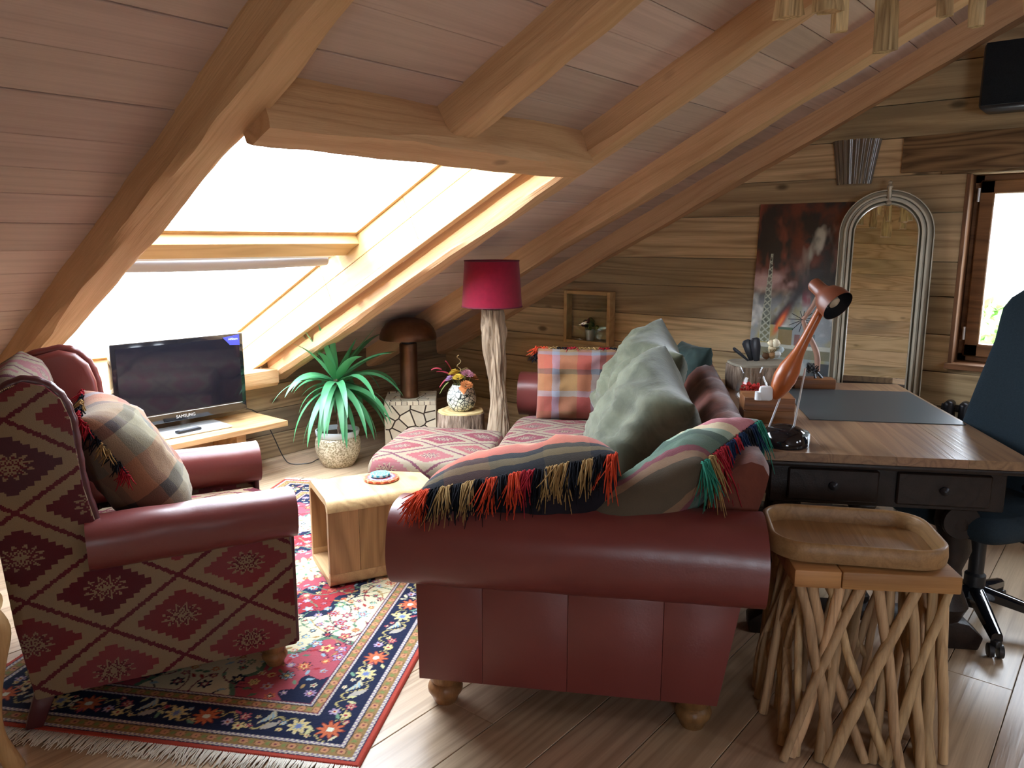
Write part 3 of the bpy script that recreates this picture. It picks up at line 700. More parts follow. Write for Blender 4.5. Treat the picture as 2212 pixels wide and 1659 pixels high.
# near end panels
us = [-.662, -.455, -.19, .095]
for i in range(4):
    a0 = us[i]; b0 = us[i+1] if i < 3 else .262; b1 = us[i+1] if i < 3 else .318
    G().prism([(a0+.0003, .125), (b0-.0003, .125), (b1-.0003, .47), (a0+.0003-(0.004 if i == 0 else 0), .47)], .03, .075, 'y', None, .002, 2).obj('side_panel', LEATHER, sf, True, 40)
G().prism([(-.662, .125), (.262, .125), (.318, .47), (-.666, .47)], 2.46, 2.52, 'y', None, .006).obj('side_panel', LEATHER, sf)
def drn(t): return (0, .006*sin(t*3), 1+.03*sin(t*pi))
roll(-.735, .375, .095, .572, .145, .134, LEATHER, sf, 'arm', 48, 2.3, dr=drn)
roll(-.715, .35, 2.46, .575, .135, .130, LEATHER, sf, 'arm', 48, 2.3)
G().bb(-.655, .27, .08, 2.47, .125, .33, .012, 2).obj('seat_base', LEATHER, sf)
# back with creased suede
prof = [(.265, .125), (.30, .35), (.345, .60), (.395, .77), (.405, .82), (.385, .853), (.345, .865), (.30, .85), (.255, .80), (.21, .68), (.17, .5), (.15, .33)]
rs = []
N_ = 70
for i in range(N_+1):
    y = .17+(2.42-.17)*i/N_; ring = []
    e = min(i, N_-i)/N_; er = 1-.10*max(0, 1-e*18)**2
    cr = abs(sin(pi*(y-.17)/.375+.4))**.35
    for (a, z) in prof:
        k = max(0, (z-.6)/.26)
        dz = -(1-cr)*.018*k + .006*noise.noise(Vector((y*9, a*9, z*9)))*k
        ring.append(Vector((.3+(a-.3)*(er if z > .5 else 1)*(1-(1-cr)*.06*k), y, z*(1-(1-er)*.15*k)+dz)))
    rs.append(ring)
G().rings(rs).obj('back', RUST, sf, True, 60)
for k, (a, b) in enumerate(((.235, 1.27), (1.275, 2.32))): cushion_box('seat_cushion', -.72, .17, a, b, .325, .475, KILIM_OTT, sf, .03)
for (a, b) in ((-.60, .12), (.20, .12), (-.60, 2.42), (.20, 2.42)): bun_foot('foot', (a, b, 0), .127, .058, W_LEG, sf)

# ---- cushions on the sofa
def SD(a, b, c): return S(a, b, 0) + ZV*c
# dark plaid with long fringe leaning over the near arm
A_ = S(-.655, 2.19, .725); B_ = S(-.05, 2.24, .862); Xd = (B_-A_); Yd = SD(-.05, -.62, .62)
w_ = Xd.length; X_ = Xd.normalized(); Yn = (Yd-X_*Yd.dot(X_)).normalized(); hh = .42
cA = (A_+B_)/2 - Yn*(hh/2*.9) + X_.cross(Yn)*.0
pA = pillow('throw_cushion', 'dark plaid cushion with long red and tan fringe drooping over the near sofa arm', 'cushion', cA, X_, Yn, w_, hh, .34, PLAID_DARK, seed=11, pinch=.05, back=plain('dark_plaid_back', lin('221f26'), .95, 0, .1, 8, .5), group='throw cushions')
Mi = pA.matrix_world.inverted(); MA = pA.matrix_world
e0, e1 = MA @ Vector((-w_/2, hh/2*.97, -.005)), MA @ Vector((w_/2, hh/2*.97, -.005))
fringe(pA, e0, e1, 330, .115, [Y_ORG, Y_BLK, Y_TAN, Y_BLK, Y_TAN, Y_BLK, Y_ORG, Y_BLK, Y_ORG, Y_RED, Y_BLK, Y_TAN, Y_TAN, Y_BLK, Y_TAN, Y_BLK, Y_ORG], 5, out=SD(-.004, -.085, 0), minv=Mi)
fringe(pA, e0, e0.lerp(e1, .07), 60, .075, [Y_ORG], 6, out=SD(-.02, -.08, .0), minv=Mi)
fringe(pA, e0, MA @ Vector((-w_/2, hh/2*.6, 0)), 40, .06, [Y_ORG, Y_BLK], 7, out=SD(-.025, -.01, .0), minv=Mi)
# woven stripe cushion in the near corner
L_, T_, N2 = S(-.02, 2.48, .62), S(.405, 2.60, .912), S(.19, 2.22, .862)
Xb = (T_-L_); Yb = (T_-N2)
cB = L_ + (N2-T_)*.5 + Xb*.5; shb = Yb.dot(Xb.normalized()); hB = math.sqrt(Yb.length_squared-shb*shb)
pB = pillow('throw_cushion', 'striped woven cushion in pink, cream and green with a coloured fringe in the sofa corner', 'cushion', cB, Xb, Yb, Xb.length*1.0, hB, .20, KELIM2, seed=23, pinch=.04, shear=shb/2, group='throw cushions')
MB_ = pB.matrix_world; Mi = MB_.inverted(); wB = Xb.length
e0 = MB_ @ Vector((wB/2*.98+shb/2, hB/2, 0)); e1 = MB_ @ Vector((wB/2*.98-shb/2, -hB/2, 0))
fringe(pB, e0, e1, 260, .15, [Y_GRN, Y_NVY, Y_BLK, Y_NVY, Y_RED, Y_NVY, Y_RED, Y_RED, Y_TAN, Y_GRN], 8, out=SD(.02, -.045, 0), minv=Mi)
# two green velvet cushions against the back
def green(label, Tn, Tf, Bn, h, T, seed, mat=GREEN, w=None):
    Xg = (Tf-Tn); Yg = ((Tn-Bn)); cc = (Tn+Tf)/2 - (Yg - Xg.normalized()*Yg.dot(Xg.normalized())).normalized()*h/2*.95
    return pillow('velvet_cushion', label, 'cushion', cc, -Xg, Yg, w or Xg.length*1.02, h, T, mat, seed=seed, pinch=.13, group='green velvet cushions', wr=.022)
green('near olive green velvet cushion with a folded corner, in front of its twin', S(.19, 2.72, .92), S(.10, 3.32, 1.05), S(-.06, 2.72, .50), .56, .30, 31)
green('far olive green velvet cushion rising highest behind its twin', S(.18, 3.38, 1.0), S(.10, 3.95, 1.10), S(-.10, 3.38, .5), .60, .30, 37)
# plaid at the far arm
pD = pillow('throw_cushion', 'red and ochre plaid cushion with top fringe against the far sofa arm', 'cushion', S(-.345, 4.33, .685), S(1, .06, 0)-S(0, 0, 0), SD(0, .17, 1), .47, .42, .15, PLAID_FAR, seed=41, pinch=.03, group='throw cushions')
MD = pD.matrix_world; Mi = MD.inverted()
fringe(pD, MD @ Vector((-.235, .21, 0)), MD @ Vector((.235, .21, 0)), 150, .03, [Y_ORG, Y_TAN, Y_BLK, Y_RED, Y_TAN, Y_TAN, Y_RED, Y_BLK], 9, out=SD(0, -.012, .012), minv=Mi)
fringe(pD, MD @ Vector((-.235, .215, 0)), MD @ Vector((-.235, .14, 0)), 40, .05, [Y_ORG, Y_BLK], 10, out=SD(-.02, -.01, .015), minv=Mi)
# small dark teal cushion
pillow('velvet_cushion', 'small dark teal cushion propped on the sofa back at the far end', 'cushion', S(.255, 4.22, .80), S(.45, -.9, 0)-S(0, 0, 0), SD(.35, .12, 1),   .31, .31, .13, TEAL, seed=47, pinch=.06, group='green velvet cushions')

# ================================================================= OTTOMAN
ot = thing('footstool', 'large kilim covered footstool in front of the sofa', 'footstool', S(-1.0, 3.78, .013), R_(30))
cushion_box('top_cushion', -.315, .29, -.37, .37, .30, .435, KILIM_OTT, ot, .03, .035)
G().bb(-.30, .275, -.355, .355, .09, .31, .02, 3).obj('base', KILIM_OTT, ot, True, 40, True)
pts = []
for j in range(73):
    px, py = sup(2*pi*j/72, 7); pts.append((-.0125+px*.303, py*.37, .322))
G().tube(pts, .006, 8, False).obj('piping', LEATHER_D, ot)
for (a, b) in ((-.24, -.30), (.22, -.30), (-.24, .30), (.22, .30)): bun_foot('foot', (a, b, .0), .095, .04, W_LEG, ot)

# ================================================================= COFFEE TABLE
CTA = R_(66); ct0 = Vector((-2.587, 1.903, .013))
ct = thing('coffee_table', 'small open cube side table of striped acacia wood on the rug', 'side table', ct0, CTA)
CL, CD, CH, CT_ = .50, .37, .395, .03     # length along local x, depth local +y, height
def arc(cx_, cz_, r, a0, a1, n=6): return [(cx_+r*cos(a0+(a1-a0)*i/n), cz_+r*sin(a0+(a1-a0)*i/n)) for i in range(n+1)]
ro = .055
# top with rounded drop edges, bottom, and side walls of glued staves
po = [(0, CH-ro)] + arc(ro, CH-ro, ro, pi, pi/2) + arc(CD-ro, CH-ro, ro, pi/2, 0) + [(CD, CH-ro), (CD-CT_, CH-ro)] + arc(CD-ro, CH-ro, ro-CT_, 0, pi/2) + arc(ro, CH-ro, ro-CT_, pi/2, pi) + [(CT_, CH-ro)]
G().prism(po, 0, CL, 'x', None, 0).obj('top', W_COFFEE_T, ct, True, 40)
pb = [(0, .06)] + arc(.03, .03, .03, pi, 1.5*pi) + arc(CD-.03, .03, .03, 1.5*pi, 2*pi) + [(CD, .06), (CD-CT_, .06), (CD-CT_, CT_), (CT_, CT_), (CT_, .06)]
G().prism(pb, 0, CL, 'x', None, 0).obj('bottom', W_COFFEE_T, ct, True, 40)
for y in (0, CD-CT_):
    xs = [0, .135, .27, .36, CL]
    for a, b in zip(xs, xs[1:]): G().bb(a+.0005, b-.0005, y, y+CT_, .06, CH-ro, .0015).obj('stave', W_COFFEE, ct)
cM = Matrix.Translation(ct0) @ Matrix.Rotation(CTA, 4, 'Z')
def ringmat(name, stops, seed=0, petals=0):
    t = NT(name); x_, y_, _z2 = t.sep(t.obj()); r_ = t.math('SQRT', t.math('ADD', t.math('POWER', x_, 2), t.math('POWER', y_, 2)))
    if petals: r_ = t.math('ADD', r_, t.math('MULTIPLY', t.math('COSINE', t.math('MULTIPLY', t.math('ARCTAN2', y_, x_), petals)), .0025))
    v_ = t.vor(t.obj(), 120); c_ = t.ramp(t.math('MULTIPLY', r_, 10), [(p, lin(c)) for p, c in stops], 'CONSTANT')
    c_ = t.mix(t.math('LESS_THAN', v_.outputs['Distance'], .25), c_, t.mix(.5, c_, (.9, .9, .85))); return t.fin(c_, .35)
C_RED = ringmat('painted_red_plate', [(0, 'b8483a'), (.40, '4a4a78'), (.5, 'b8b8c8'), (.56, '5a5a88'), (.62, 'c9553c'), (.76, 'd98a5c'), (.8, 'b5472f')], 0, 14)
C_TEAL = ringmat('turquoise_plate', [(0, '4fb9b9'), (.18, '8fd6d0'), (.22, '3fa5ac'), (.34, '9adcd4'), (.38, '2f8f98'), (.46, 'b9c4b4')], 0, 10)
pc_ = cM @ Vector((.30, .20, CH))
for nm, lb, r_, z_, m_, cen in (('coaster', 'wide red painted coaster lying under the turquoise one', .082, 0, C_RED, pc_), ('coaster', 'small turquoise patterned coaster stacked on the red one', .047, .014, C_TEAL, pc_+Vector((-.012, .004, 0)))):
    tag(G().lathe([(r_*.9, 0), (r_*.99, .003), (r_, .008), (r_*.97, .0125), (r_*.9, .0135), (.001, .013)], 40).obj(nm, m_, None, True, 40, None, Matrix.Translation(cen+ZV*(z_+.0005))), lb, 'coaster', 'stacked coasters')

# ================================================================= RUG (knot-by-knot colour on a pile mesh)
rw, rl = 1.44, 2.51
NXr, NYr = 360, 628
xs_ = np.linspace(-rw/2, rw/2, NXr); ys_ = np.linspace(-rl/2, rl/2, NYr)
GX, GYr = np.meshgrid(xs_, ys_)
img = np.zeros((NYr, NXr, 3)); rng = np.random.default_rng(5)
def C3(h): return np.array(lin(h))
IV, NAVY, PINK, REDD, ORG, TAN, GRNc, LBL, LIL, MAR, YEL = map(C3, ('d8cda6', '1b2340', 'b04a58', 'a3262f', 'd0683a', 'a9864e', '6f9a7c', '8fb0c0', 'a890b4', '6e2440', 'd9c27a'))
img[:] = IV
ax_, ay_ = np.abs(GX), np.abs(GYr)
hx, hy = rw/2, rl/2
E_ = np.minimum(hx-ax_, hy-ay_)
BW = .265      # border width
fx_, fy_ = hx-BW, hy-BW
# spandrels + medallions in the field
cor = np.hypot((fx_-ax_)/.29, (fy_-ay_)/.40); ang = np.arctan2(fy_-ay_, fx_-ax_)
cs = cor + .07*np.cos(ang*12)
img[cs < 1] = PINK; img[(cs < 1.07) & (cs > 1)] = GRNc*.6
img[cor+.06*np.cos(ang*9) < .42] = NAVY
md = np.hypot(GX/.30, GYr/.52) + .06*np.cos(np.arctan2(GYr, GX)*16)
img[md < 1.12] = NAVY; img[md < 1.0] = REDD; img[md < .62] = NAVY; img[md < .52] = PINK; img[md < .28] = IV
def win(cx_, cy_, r):
    i0 = np.searchsorted(xs_, cx_-r); i1 = np.searchsorted(xs_, cx_+r); j0 = np.searchsorted(ys_, cy_-r); j1 = np.searchsorted(ys_, cy_+r)
    return slice(j0, j1), slice(i0, i1)
def flower(cx_, cy_, r, n, petal, mid, core, outl=None, rot=0):
    w_ = win(cx_, cy_, r*1.3)
    X_ = GX[w_]-cx_; Y_ = GYr[w_]-cy_
    if X_.size == 0: return
    d = np.hypot(X_, Y_); a = np.arctan2(Y_, X_)+rot; rr_ = r*(.78+.22*np.cos(a*n)); s_ = img[w_]
    if outl is not None: s_[d < rr_*1.14] = outl
    s_[d < rr_] = petal; s_[d < rr_*.55] = mid; s_[d < r*.28] = core
def leafp(cx_, cy_, l, w2_, a, c):
    ww = win(cx_, cy_, l); X_ = GX[ww]-cx_; Y_ = GYr[ww]-cy_
    if X_.size == 0: return
    p = X_*cos(a)+Y_*sin(a); q = -X_*sin(a)+Y_*cos(a); s_ = img[ww]; s_[(np.abs(p) < l*.9) & (np.abs(q) < w2_*(1-(p/l)**2))] = c
def sym(fn, cx_, cy_, *a):
    for sx in (1, -1):
        for sy in (1, -1): fn(sx*cx_, sy*cy_, *a)
rd = random.Random(9)
# vines then flowers in the field (four-fold symmetric)
for k in range(46):
    cx_, cy_ = rd.uniform(0, fx_), rd.uniform(0, fy_); a0 = rd.uniform(0, 6.28); cv = rd.uniform(-14, 14); px, py, a = cx_, cy_, a0; cc = rd.choice([GRNc*.7, MAR, NAVY, TAN])
    for q in range(24):
        px += .007*cos(a); py += .007*sin(a); a += cv*.007
        if 0 < px < fx_ and 0 < py < fy_: sym(leafp, px, py, .005, .003, a, cc)
cells = []
for k in range(900):
    cx_, cy_ = rd.uniform(.01, fx_-.015), rd.uniform(.01, fy_-.015); r = rd.choice([.011, .014, .017, .022, .027])
    if all((cx_-p)**2+(cy_-q)**2 > ((r+s_)*1.08)**2 for p, q, s_ in cells): cells.append((cx_, cy_, r))
for (cx_, cy_, r) in cells:
    j, i = np.searchsorted(ys_, cy_), np.searchsorted(xs_, cx_)
    dark = img[j, i].sum() < .35; redb = img[j, i][0] > .4 and img[j, i][1] < .2
    pet = rd.choice([IV, YEL, LBL, ORG, LIL]) if (dark or redb) else rd.choice([REDD, PINK, LIL, LBL, MAR, ORG, GRNc, PINK, NAVY])
    mid = rd.choice([NAVY, REDD, YEL]) if dark or redb else rd.choice([IV, YEL, PINK, LBL]); n = rd.choice([5, 6, 8]); ou = NAVY*.8 if rd.random() < .6 else None
    if r < .013: sym(leafp, cx_, cy_, r*1.5, r*.6, rd.uniform(0, 3.1), rd.choice([GRNc, TAN, LBL, REDD, GRNc*.6]))
    else: sym(flower, cx_, cy_, r, n, pet, mid, rd.choice([YEL, IV, REDD]), ou, rd.uniform(0, 3))
# border bands, by distance to the rug edge
def band(a, b): return (E_ >= a) & (E_ < b)
ALONG = np.where((hx-ax_) < (hy-ay_), GYr, GX)
img[band(0, .018)] = C3('b8402c')
def guard(a, b):
    m = band(a, b); img[m] = C3('8f7f96'); dz = ((ALONG*1.0) % .016 < .008) ^ (((E_-a)/(b-a)) > .5); img[m & dz] = C3('d8cdb8'); img[band(a, a+.0035)] = NAVY; img[band(b-.0035, b)] = MAR
def tanband(a, b):
    m = band(a, b); img[m] = TAN*.8; q = np.hypot(((ALONG+100) % .052)-.026, (E_-(a+b)/2)); img[m & (q < .016)] = C3('7a5a38'); img[m & (q < .0135)] = C3('c58a5c'); img[m & (q < .004)] = C3('7a3040')
    q2 = np.hypot(((ALONG+100.026) % .052)-.026, (E_-(a+b)/2)); img[m & (q2 < .007)] = C3('7d8a4a')
guard(.018, .036); tanband(.036, .072); guard(.072, .088)
img[band(.088, .208)] = NAVY
guard(.208, .222); tanband(.222, .25); guard(.25, .265)
mid_ = .148
def bpt(s_, off):   # along the border centre line, quarter symmetric list
    return s_
bf = []
for sgn in (1, -1):
    y = -hy+mid_; n_ = 21
    for k in range(n_+1): bf.append((sgn*(hx-mid_), -hy+mid_+(2*(hy-mid_))*k/n_, 1))
    n_ = 11
    for k in range(1, n_): bf.append((-hx+mid_+(2*(hx-mid_))*k/n_, sgn*(hy-mid_), 0))
for k, (cx_, cy_, ver) in enumerate(bf):    # vines
    for q in range(18):
        t = (q/18-.5)*.118; o_ = .036*sin(t/.118*2*pi+k*pi); px, py = (cx_+o_, cy_+t) if ver else (cx_+t, cy_+o_)
        leafp(px, py, .006, .0035, .8, C3('b9a868'))
for k, (cx_, cy_, ver) in enumerate(bf):
    kind = k % 4
    if kind == 0: flower(cx_, cy_, .042, 10, ORG, ORG*.8, C3('dfe8d0'), C3('8f3020'))
    elif kind == 1:
        for (dx, dy, c_) in ((.02, .02, PINK), (-.022, -.015, LIL), (.02, -.028, YEL)): flower(cx_+dx, cy_+dy, .02, 6, c_, IV, REDD)
    elif kind == 2:   # pale bird-like plume
        for q in range(7): leafp(cx_-.02+.004*q, cy_+.012+.006*q, .026, .0045, 1.1+.16*q, LBL if q % 2 else IV*.8)
        leafp(cx_+.012, cy_-.012, .032, .013, .7, C3('b0a79a')); flower(cx_+.034, cy_+.012, .008, 5, C3('b0a79a'), C3('b0a79a'), REDD)
    else: flower(cx_, cy_, .034, 8, YEL, LBL*.8, C3('6a78b0'), C3('d8cda6')); 
    for q in range(5):
        dx, dy = rd.uniform(-.055, .055), rd.uniform(-.05, .05)
        if abs(dx) > .034 or abs(dy) > .034:
            e = min(hx-abs(cx_+dx), hy-abs(cy_+dy))
            if .10 < e < .198: (leafp(cx_+dx, cy_+dy, .018, .006, rd.uniform(0, 3.1), rd.choice([C3('c9c48a'), GRNc, PINK, IV])) if q % 2 else flower(cx_+dx, cy_+dy, .011, 5, rd.choice([PINK, IV, LBL, YEL]), IV, REDD))
me = bpy.data.meshes.new('pile'); nv = NXr*NYr
zz = .0105+.0006*rng.standard_normal(GX.shape)
zz[0, :] = zz[-1, :] = .001; zz[:, 0] = zz[:, -1] = .001
co_ = np.stack([GX, GYr, zz], -1).reshape(-1, 3)
idx = np.arange(nv).reshape(NYr, NXr); q_ = np.stack([idx[:-1, :-1], idx[:-1, 1:], idx[1:, 1:], idx[1:, :-1]], -1).reshape(-1, 4)
me.vertices.add(nv); me.vertices.foreach_set('co', co_.ravel()); me.loops.add(q_.size); me.loops.foreach_set('vertex_index', q_.ravel().astype(np.int32))
me.polygons.add(len(q_)); me.polygons.foreach_set('loop_start', np.arange(0, q_.size, 4, dtype=np.int32)); me.update(calc_edges=True)
me.polygons.foreach_set('use_smooth', np.ones(len(q_), dtype=bool))
ca = me.color_attributes.new('paint', 'FLOAT_COLOR', 'POINT'); img = img*.82+img.mean(-1, keepdims=True)*.10; ca.data.foreach_set('color', np.concatenate([img.reshape(-1, 3), np.ones((nv, 1))], 1).ravel().astype(np.float32))
me.materials.append(RUGMAT)
rug = thing('persian_rug', 'floral Persian rug with navy border and white fringed ends', 'rug', S(-1.48, 3.125, .001), R_(30))
link('pile', me, rug)
FRW = plain('white_fringe', lin('ded8cc'), .95, 0, .1); rd = random.Random(4)
for sgn in (1, -1):
    g = G()
    for k in range(430):
        px = -rw/2+rw*(k+rd.random())/430; L = rd.uniform(.045, .075); dx = rd.gauss(0, .012)
        g.tube([(px, sgn*(rl/2-.004), .006), (px+dx*.3, sgn*(rl/2+L*.4), .006), (px+dx, sgn*(rl/2+L), .003)], [.0022, .0022, .0012], 4)
    o = g.obj('fringe', FRW, rug, True, 0); o['kind'] = 'stuff'

# ================================================================= TELEVISION + BOARD
tb = thing('tv_bench', 'low oak board bench carrying the television under the roof window', 'tv stand', (-4.39, 2.02, 0), 0)
for a, b in ((-.215, -.07), (-.07, .075), (.075, .215)): G().bb(a+.0006, b-.0006, -.86, .78, .325, .36, .0025).obj('plank', W_TV, tb)
for y in (-.6, .50): G().bb(-.19, .12, y-.035, y+.035, 0, .325, .004).obj('leg', W_TV, tb)
G().bb(-.19, -.165, -.57, .57, .15, .30, .004).obj('back_rail', W_TV, tb)
TVC = Vector((-4.435, 2.25, .3605)); TVR = R_(87)
tv = thing('television', 'flat screen television with black glossy bezel on a silver foot', 'television', TVC, TVR)   # local -y faces the room, x along the screen
TW, TZ0, TZ1 = .80, .068, .565
G().bb(-TW/2, TW/2, -.02, .035, TZ0, TZ1, .008, 2).obj('housing', BLACK_GL, tv)
G().bb(-TW/2+.028, TW/2-.028, -.0215, -.019, TZ0+.062, TZ1-.028).obj('screen', SCREEN, tv, False)
G().bb(-TW/2+.025, TW/2-.03, -.0222, -.0195, TZ0+.053, TZ0+.056).obj('bezel_line', ALU, tv, False)
G().lathe([(.028, 0), (.026, .075)], 20, (.0, .0, .012)).obj('neck', GLASS2, tv)
ft = G().box((0, -.02, .008), (.46, .25, .014), .006, 2); ft.obj('foot_plate', ALU, tv)
def text(name, s_, size, M, mat, parent, ext=.0006):
    cu = bpy.data.curves.new(name, 'FONT'); cu.body = s_; cu.size = size; cu.align_x = 'CENTER'; cu.align_y = 'CENTER'; cu.extrude = ext
    to = bpy.data.objects.new(name, cu); COL.objects.link(to); dg = bpy.context.evaluated_depsgraph_get(); m_ = bpy.data.meshes.new_from_object(to.evaluated_get(dg))
    bpy.data.objects.remove(to); m_.materials.clear(); m_.materials.append(mat); return link(name, m_, parent, M)
TM = frame(Vector((0, -.0205, TZ0+.027)), XV, ZV, Vector((0, -1, 0)))
text('brand_lettering', 'SAMSUNG', .026, TM, ALU, tv)
STK = plain('violet_sticker', lin('3a3f9a'), .4); STW = plain('sticker_print', lin('c8d4e8'), .4)
G().prism([(.265, TZ1-.02), (.375, TZ1-.008), (.375, TZ1-.075), (.31, TZ1-.07)], -.0235, -.0212, 'y').obj('sticker', STK, tv, False)
text('sticker_lettering', 'AllShare', .019, frame(Vector((.332, -.0242, TZ1-.034)), XV, ZV, Vector((0, -1, 0))), STW, tv, .0003)
rc = thing('remote_control', 'dark remote control lying on the silver tv foot', 'remote control', TVC + Matrix.Rotation(TVR, 3, 'Z') @ Vector((-.03, -.105, .0158)), TVR+R_(6))
G().box((0, 0, .008), (.15, .042, .014), .004, 2).obj('body', BLACK_PL, rc)
G().box((0, 0, .0155), (.12, .028, .002), .0008).obj('keypad', plain('remote_keys', (.09, .09, .1), .6), rc)
cb = catmull([(-4.57, 2.66, .40), (-4.575, 2.78, .38), (-4.56, 2.87, .30), (-4.53, 2.92, .16), (-4.45, 2.93, .04), (-4.36, 2.93, .006), (-4.28, 3.02, .006), (-4.30, 3.10, .01), (-4.33, 3.2, .006), (-4.42, 3.4, .006)], 6)
tag(G().tube(cb, .0035, 6).obj('power_cable', BLACK_PL), 'thin black tv cable hanging off the bench and trailing to the plant pot', 'cable')

# ================================================================= YUCCA
yu = thing('potted_yucca', 'green yucca plant in a speckled stoneware pot by the knee wall', 'plant', (-4.115, 3.14, 0))
G().lathe([(.095, 0), (.105, .01), (.125, .04), (.148, .10), (.152, .15), (.146, .185), (.138, .20), (.132, .205)], 40).obj('pot', POTM, yu)
G().lathe([(.133, .203), (.142, .212), (.147, .235), (.146, .246), (.138, .248), (.130, .235), (.128, .205)], 40, cap=(False, False)).obj('pot_rim', RIMM, yu)
G().lathe([(.131, .205), (.131, .215), (.06, .222), (.001, .224)], 24).obj('soil', SOIL, yu)
tr = catmull([(.03, .0, .20), (.045, -.005, .30), (.03, 0, .42), (.01, 0, .53), (.01, 0, .61)], 6)
gt = G().tube(tr, [.024-.0003*i+.003*sin(i*2.3) for i in range(len(tr))], 12); gt.jit(.004, 40)
gt.obj('trunk', BARK, yu)
rd = random.Random(12)
def leaf(base, az, el, L, w, droop, mat, roll_=0):
    n = 14; P = []; d = Vector((cos(az)*cos(el), sin(az)*cos(el), sin(el))); p = Vector(base); side = Vector((-sin(az), cos(az), 0)); pts = []
    for i in range(n+1):
        t = i/n; pts.append((p.copy(), d.copy())); d = (d + Vector((0, 0, -droop*(.3+t)/n*2.2))).normalized(); p += d*L/n
    V = []; F = []
    for i, (p, d) in enumerate(pts):
        t = i/n; ww = w*(min(1, .45+t*3))*(1-t**2.6)*.5+.0006; nrm = side.cross(d).normalized(); sd = (side*cos(roll_)+nrm*sin(roll_)).normalized(); dn = d.cross(sd)
        for s_ in (-1, 0, 1): V.append(p + sd*ww*s_ + dn*(-.22*ww if s_ == 0 else 0))
    for i in range(n):
        for s_ in (0, 1): F.append([i*3+s_, i*3+s_+1, i*3+s_+4, i*3+s_+3])
    G().add(V, F).obj('leaf', mat, yu, True, 0)
k = 0
for lay, (cnt, el0, el1, l0, l1, dr) in enumerate([(7, 46, 62, .42, .50, .06), (9, 36, 56, .42, .52, .5), (15, 12, 38, .46, .56, 1.05), (18, -12, 10, .44, .54, 1.2), (14, -40, -14, .38, .50, 1.1)]):
    for i in range(cnt):
        az = 2*pi*(i+.5*lay)/cnt + rd.uniform(-.2, .2); el = R_(rd.uniform(el0, el1)); L = rd.uniform(l0, l1)
        if cos(az) < -.35 and el < R_(60): L *= .62
        if lay == 0: az = -.64+.36*(i-3)+rd.uniform(-.15, .15)
        if lay == 1 and cos(az) < -.2: L *= .7; el = R_(30)
        leaf((.01+.01*cos(az), .01*sin(az), .615-.022*lay+rd.uniform(-.012, .012)), az, el, L, rd.uniform(.044, .060), dr*rd.uniform(.8, 1.2), LEAF_Y if rd.random() < .04 else LEAF, rd.uniform(-.5, .5)); k += 1

# ================================================================= MOSAIC PEDESTAL + MUSHROOM LAMP
def clip(poly, a, b, c):   # keep a*x+b*y <= c
    o_ = []
    for i in range(len(poly)):
        p, q = poly[i], poly[(i+1) % len(poly)]; dp, dq = a*p[0]+b*p[1]-c, a*q[0]+b*q[1]-c
        if dp <= 0: o_.append(p)
        if (dp < 0 < dq) or (dq < 0 < dp): t = dp/(dp-dq); o_.append((p[0]+(q[0]-p[0])*t, p[1]+(q[1]-p[1])*t))
    return o_
def mosaic(w, h, n, seed, gap=.010):
    rd = random.Random(seed); pts = []
    while len(pts) < n:
        p = (rd.uniform(0, w), rd.uniform(0, h))
        if all((p[0]-q[0])**2+(p[1]-q[1])**2 > .6*w*h/n for q in pts) or rd.random() < .02: pts.append(p)
    cells = []
    for p in pts:
        poly = [(0, 0), (w, 0), (w, h), (0, h)]
        for q in pts:
            if q is p: continue
            dx, dy = q[0]-p[0], q[1]-p[1]; L = math.hypot(dx, dy); mx_, my_ = (p[0]+q[0])/2, (p[1]+q[1])/2
            poly = clip(poly, dx/L, dy/L, (mx_*dx+my_*dy)/L-gap/2)
            if len(poly) < 3: break
        if len(poly) >= 3: cells.append(poly)
    return cells
PW, PH = .355, .405
PD0 = Vector((-3.985, 3.445, 0)); PA = R_(44)
pd = thing('mosaic_pedestal', 'square pedestal clad in pale wood slices below the copper lamp', 'pedestal', PD0, PA)   # local x along the front, y depth
G().bb(.004, PW-.004, .004, PW-.004, 0, PH-.004).obj('core', GROUT, pd, False)
faces = [(frame(Vector((0, .004, 0)), XV, ZV, -YV), PW, PH-.03, 24, 1), (frame(Vector((PW-.004, 0, 0)), YV, ZV, XV), PW, PH-.03, 22, 2), (frame(Vector((.004, PW, 0)), -YV, ZV, -XV), PW, PH-.03, 22, 3), (frame(Vector((0, 0, PH-.004)), XV, YV, ZV), PW, PW, 26, 4)]
for (M, w, h, n, sd) in faces:
    for poly in mosaic(w, h, n, sd):
        G().prism(poly, 0, .0045, 'z', None, 0).obj('wood_slice', PIECE, pd, False, 0, None, M)
for M in (frame(Vector((0, .003, PH-.029)), XV, ZV, -YV), frame(Vector((PW-.003, 0, PH-.029)), YV, ZV, XV)):
    for i in range(9): G().bb(i*PW/9+.002, (i+1)*PW/9-.002, 0, .028, 0, .005, .001).obj('edge_slice', PIECE, pd, True, 40, None, M)
pM = Matrix.Translation(PD0) @ Matrix.Rotation(PA, 4, 'Z')
ml = thing('mushroom_lamp', 'aged copper lamp with domed cap on the mosaic pedestal', 'lamp', pM @ Vector((PW/2-.01, PW/2-.03, PH+.001)))
G().lathe([(.065, 0), (.066, .01), (.062, .02), (.062, .375), (.058, .385)], 36).obj('stem', COPPER, ml)
G().lathe([(.05, .385), (.05, .425)], 24).obj('collar', IRON, ml)
G().lathe([(.198, .415), (.2, .42), (.196, .45), (.182, .485), (.155, .52), (.115, .545), (.06, .56), (.001, .565)], 44, cap=(False, False)).obj('cap', COPPER, ml)
G().lathe([(.19, .418), (.185, .45), (.15, .5), (.1, .53), (.001, .548)], 44, cap=(False, False)).obj('cap_lining', COPPER, ml)

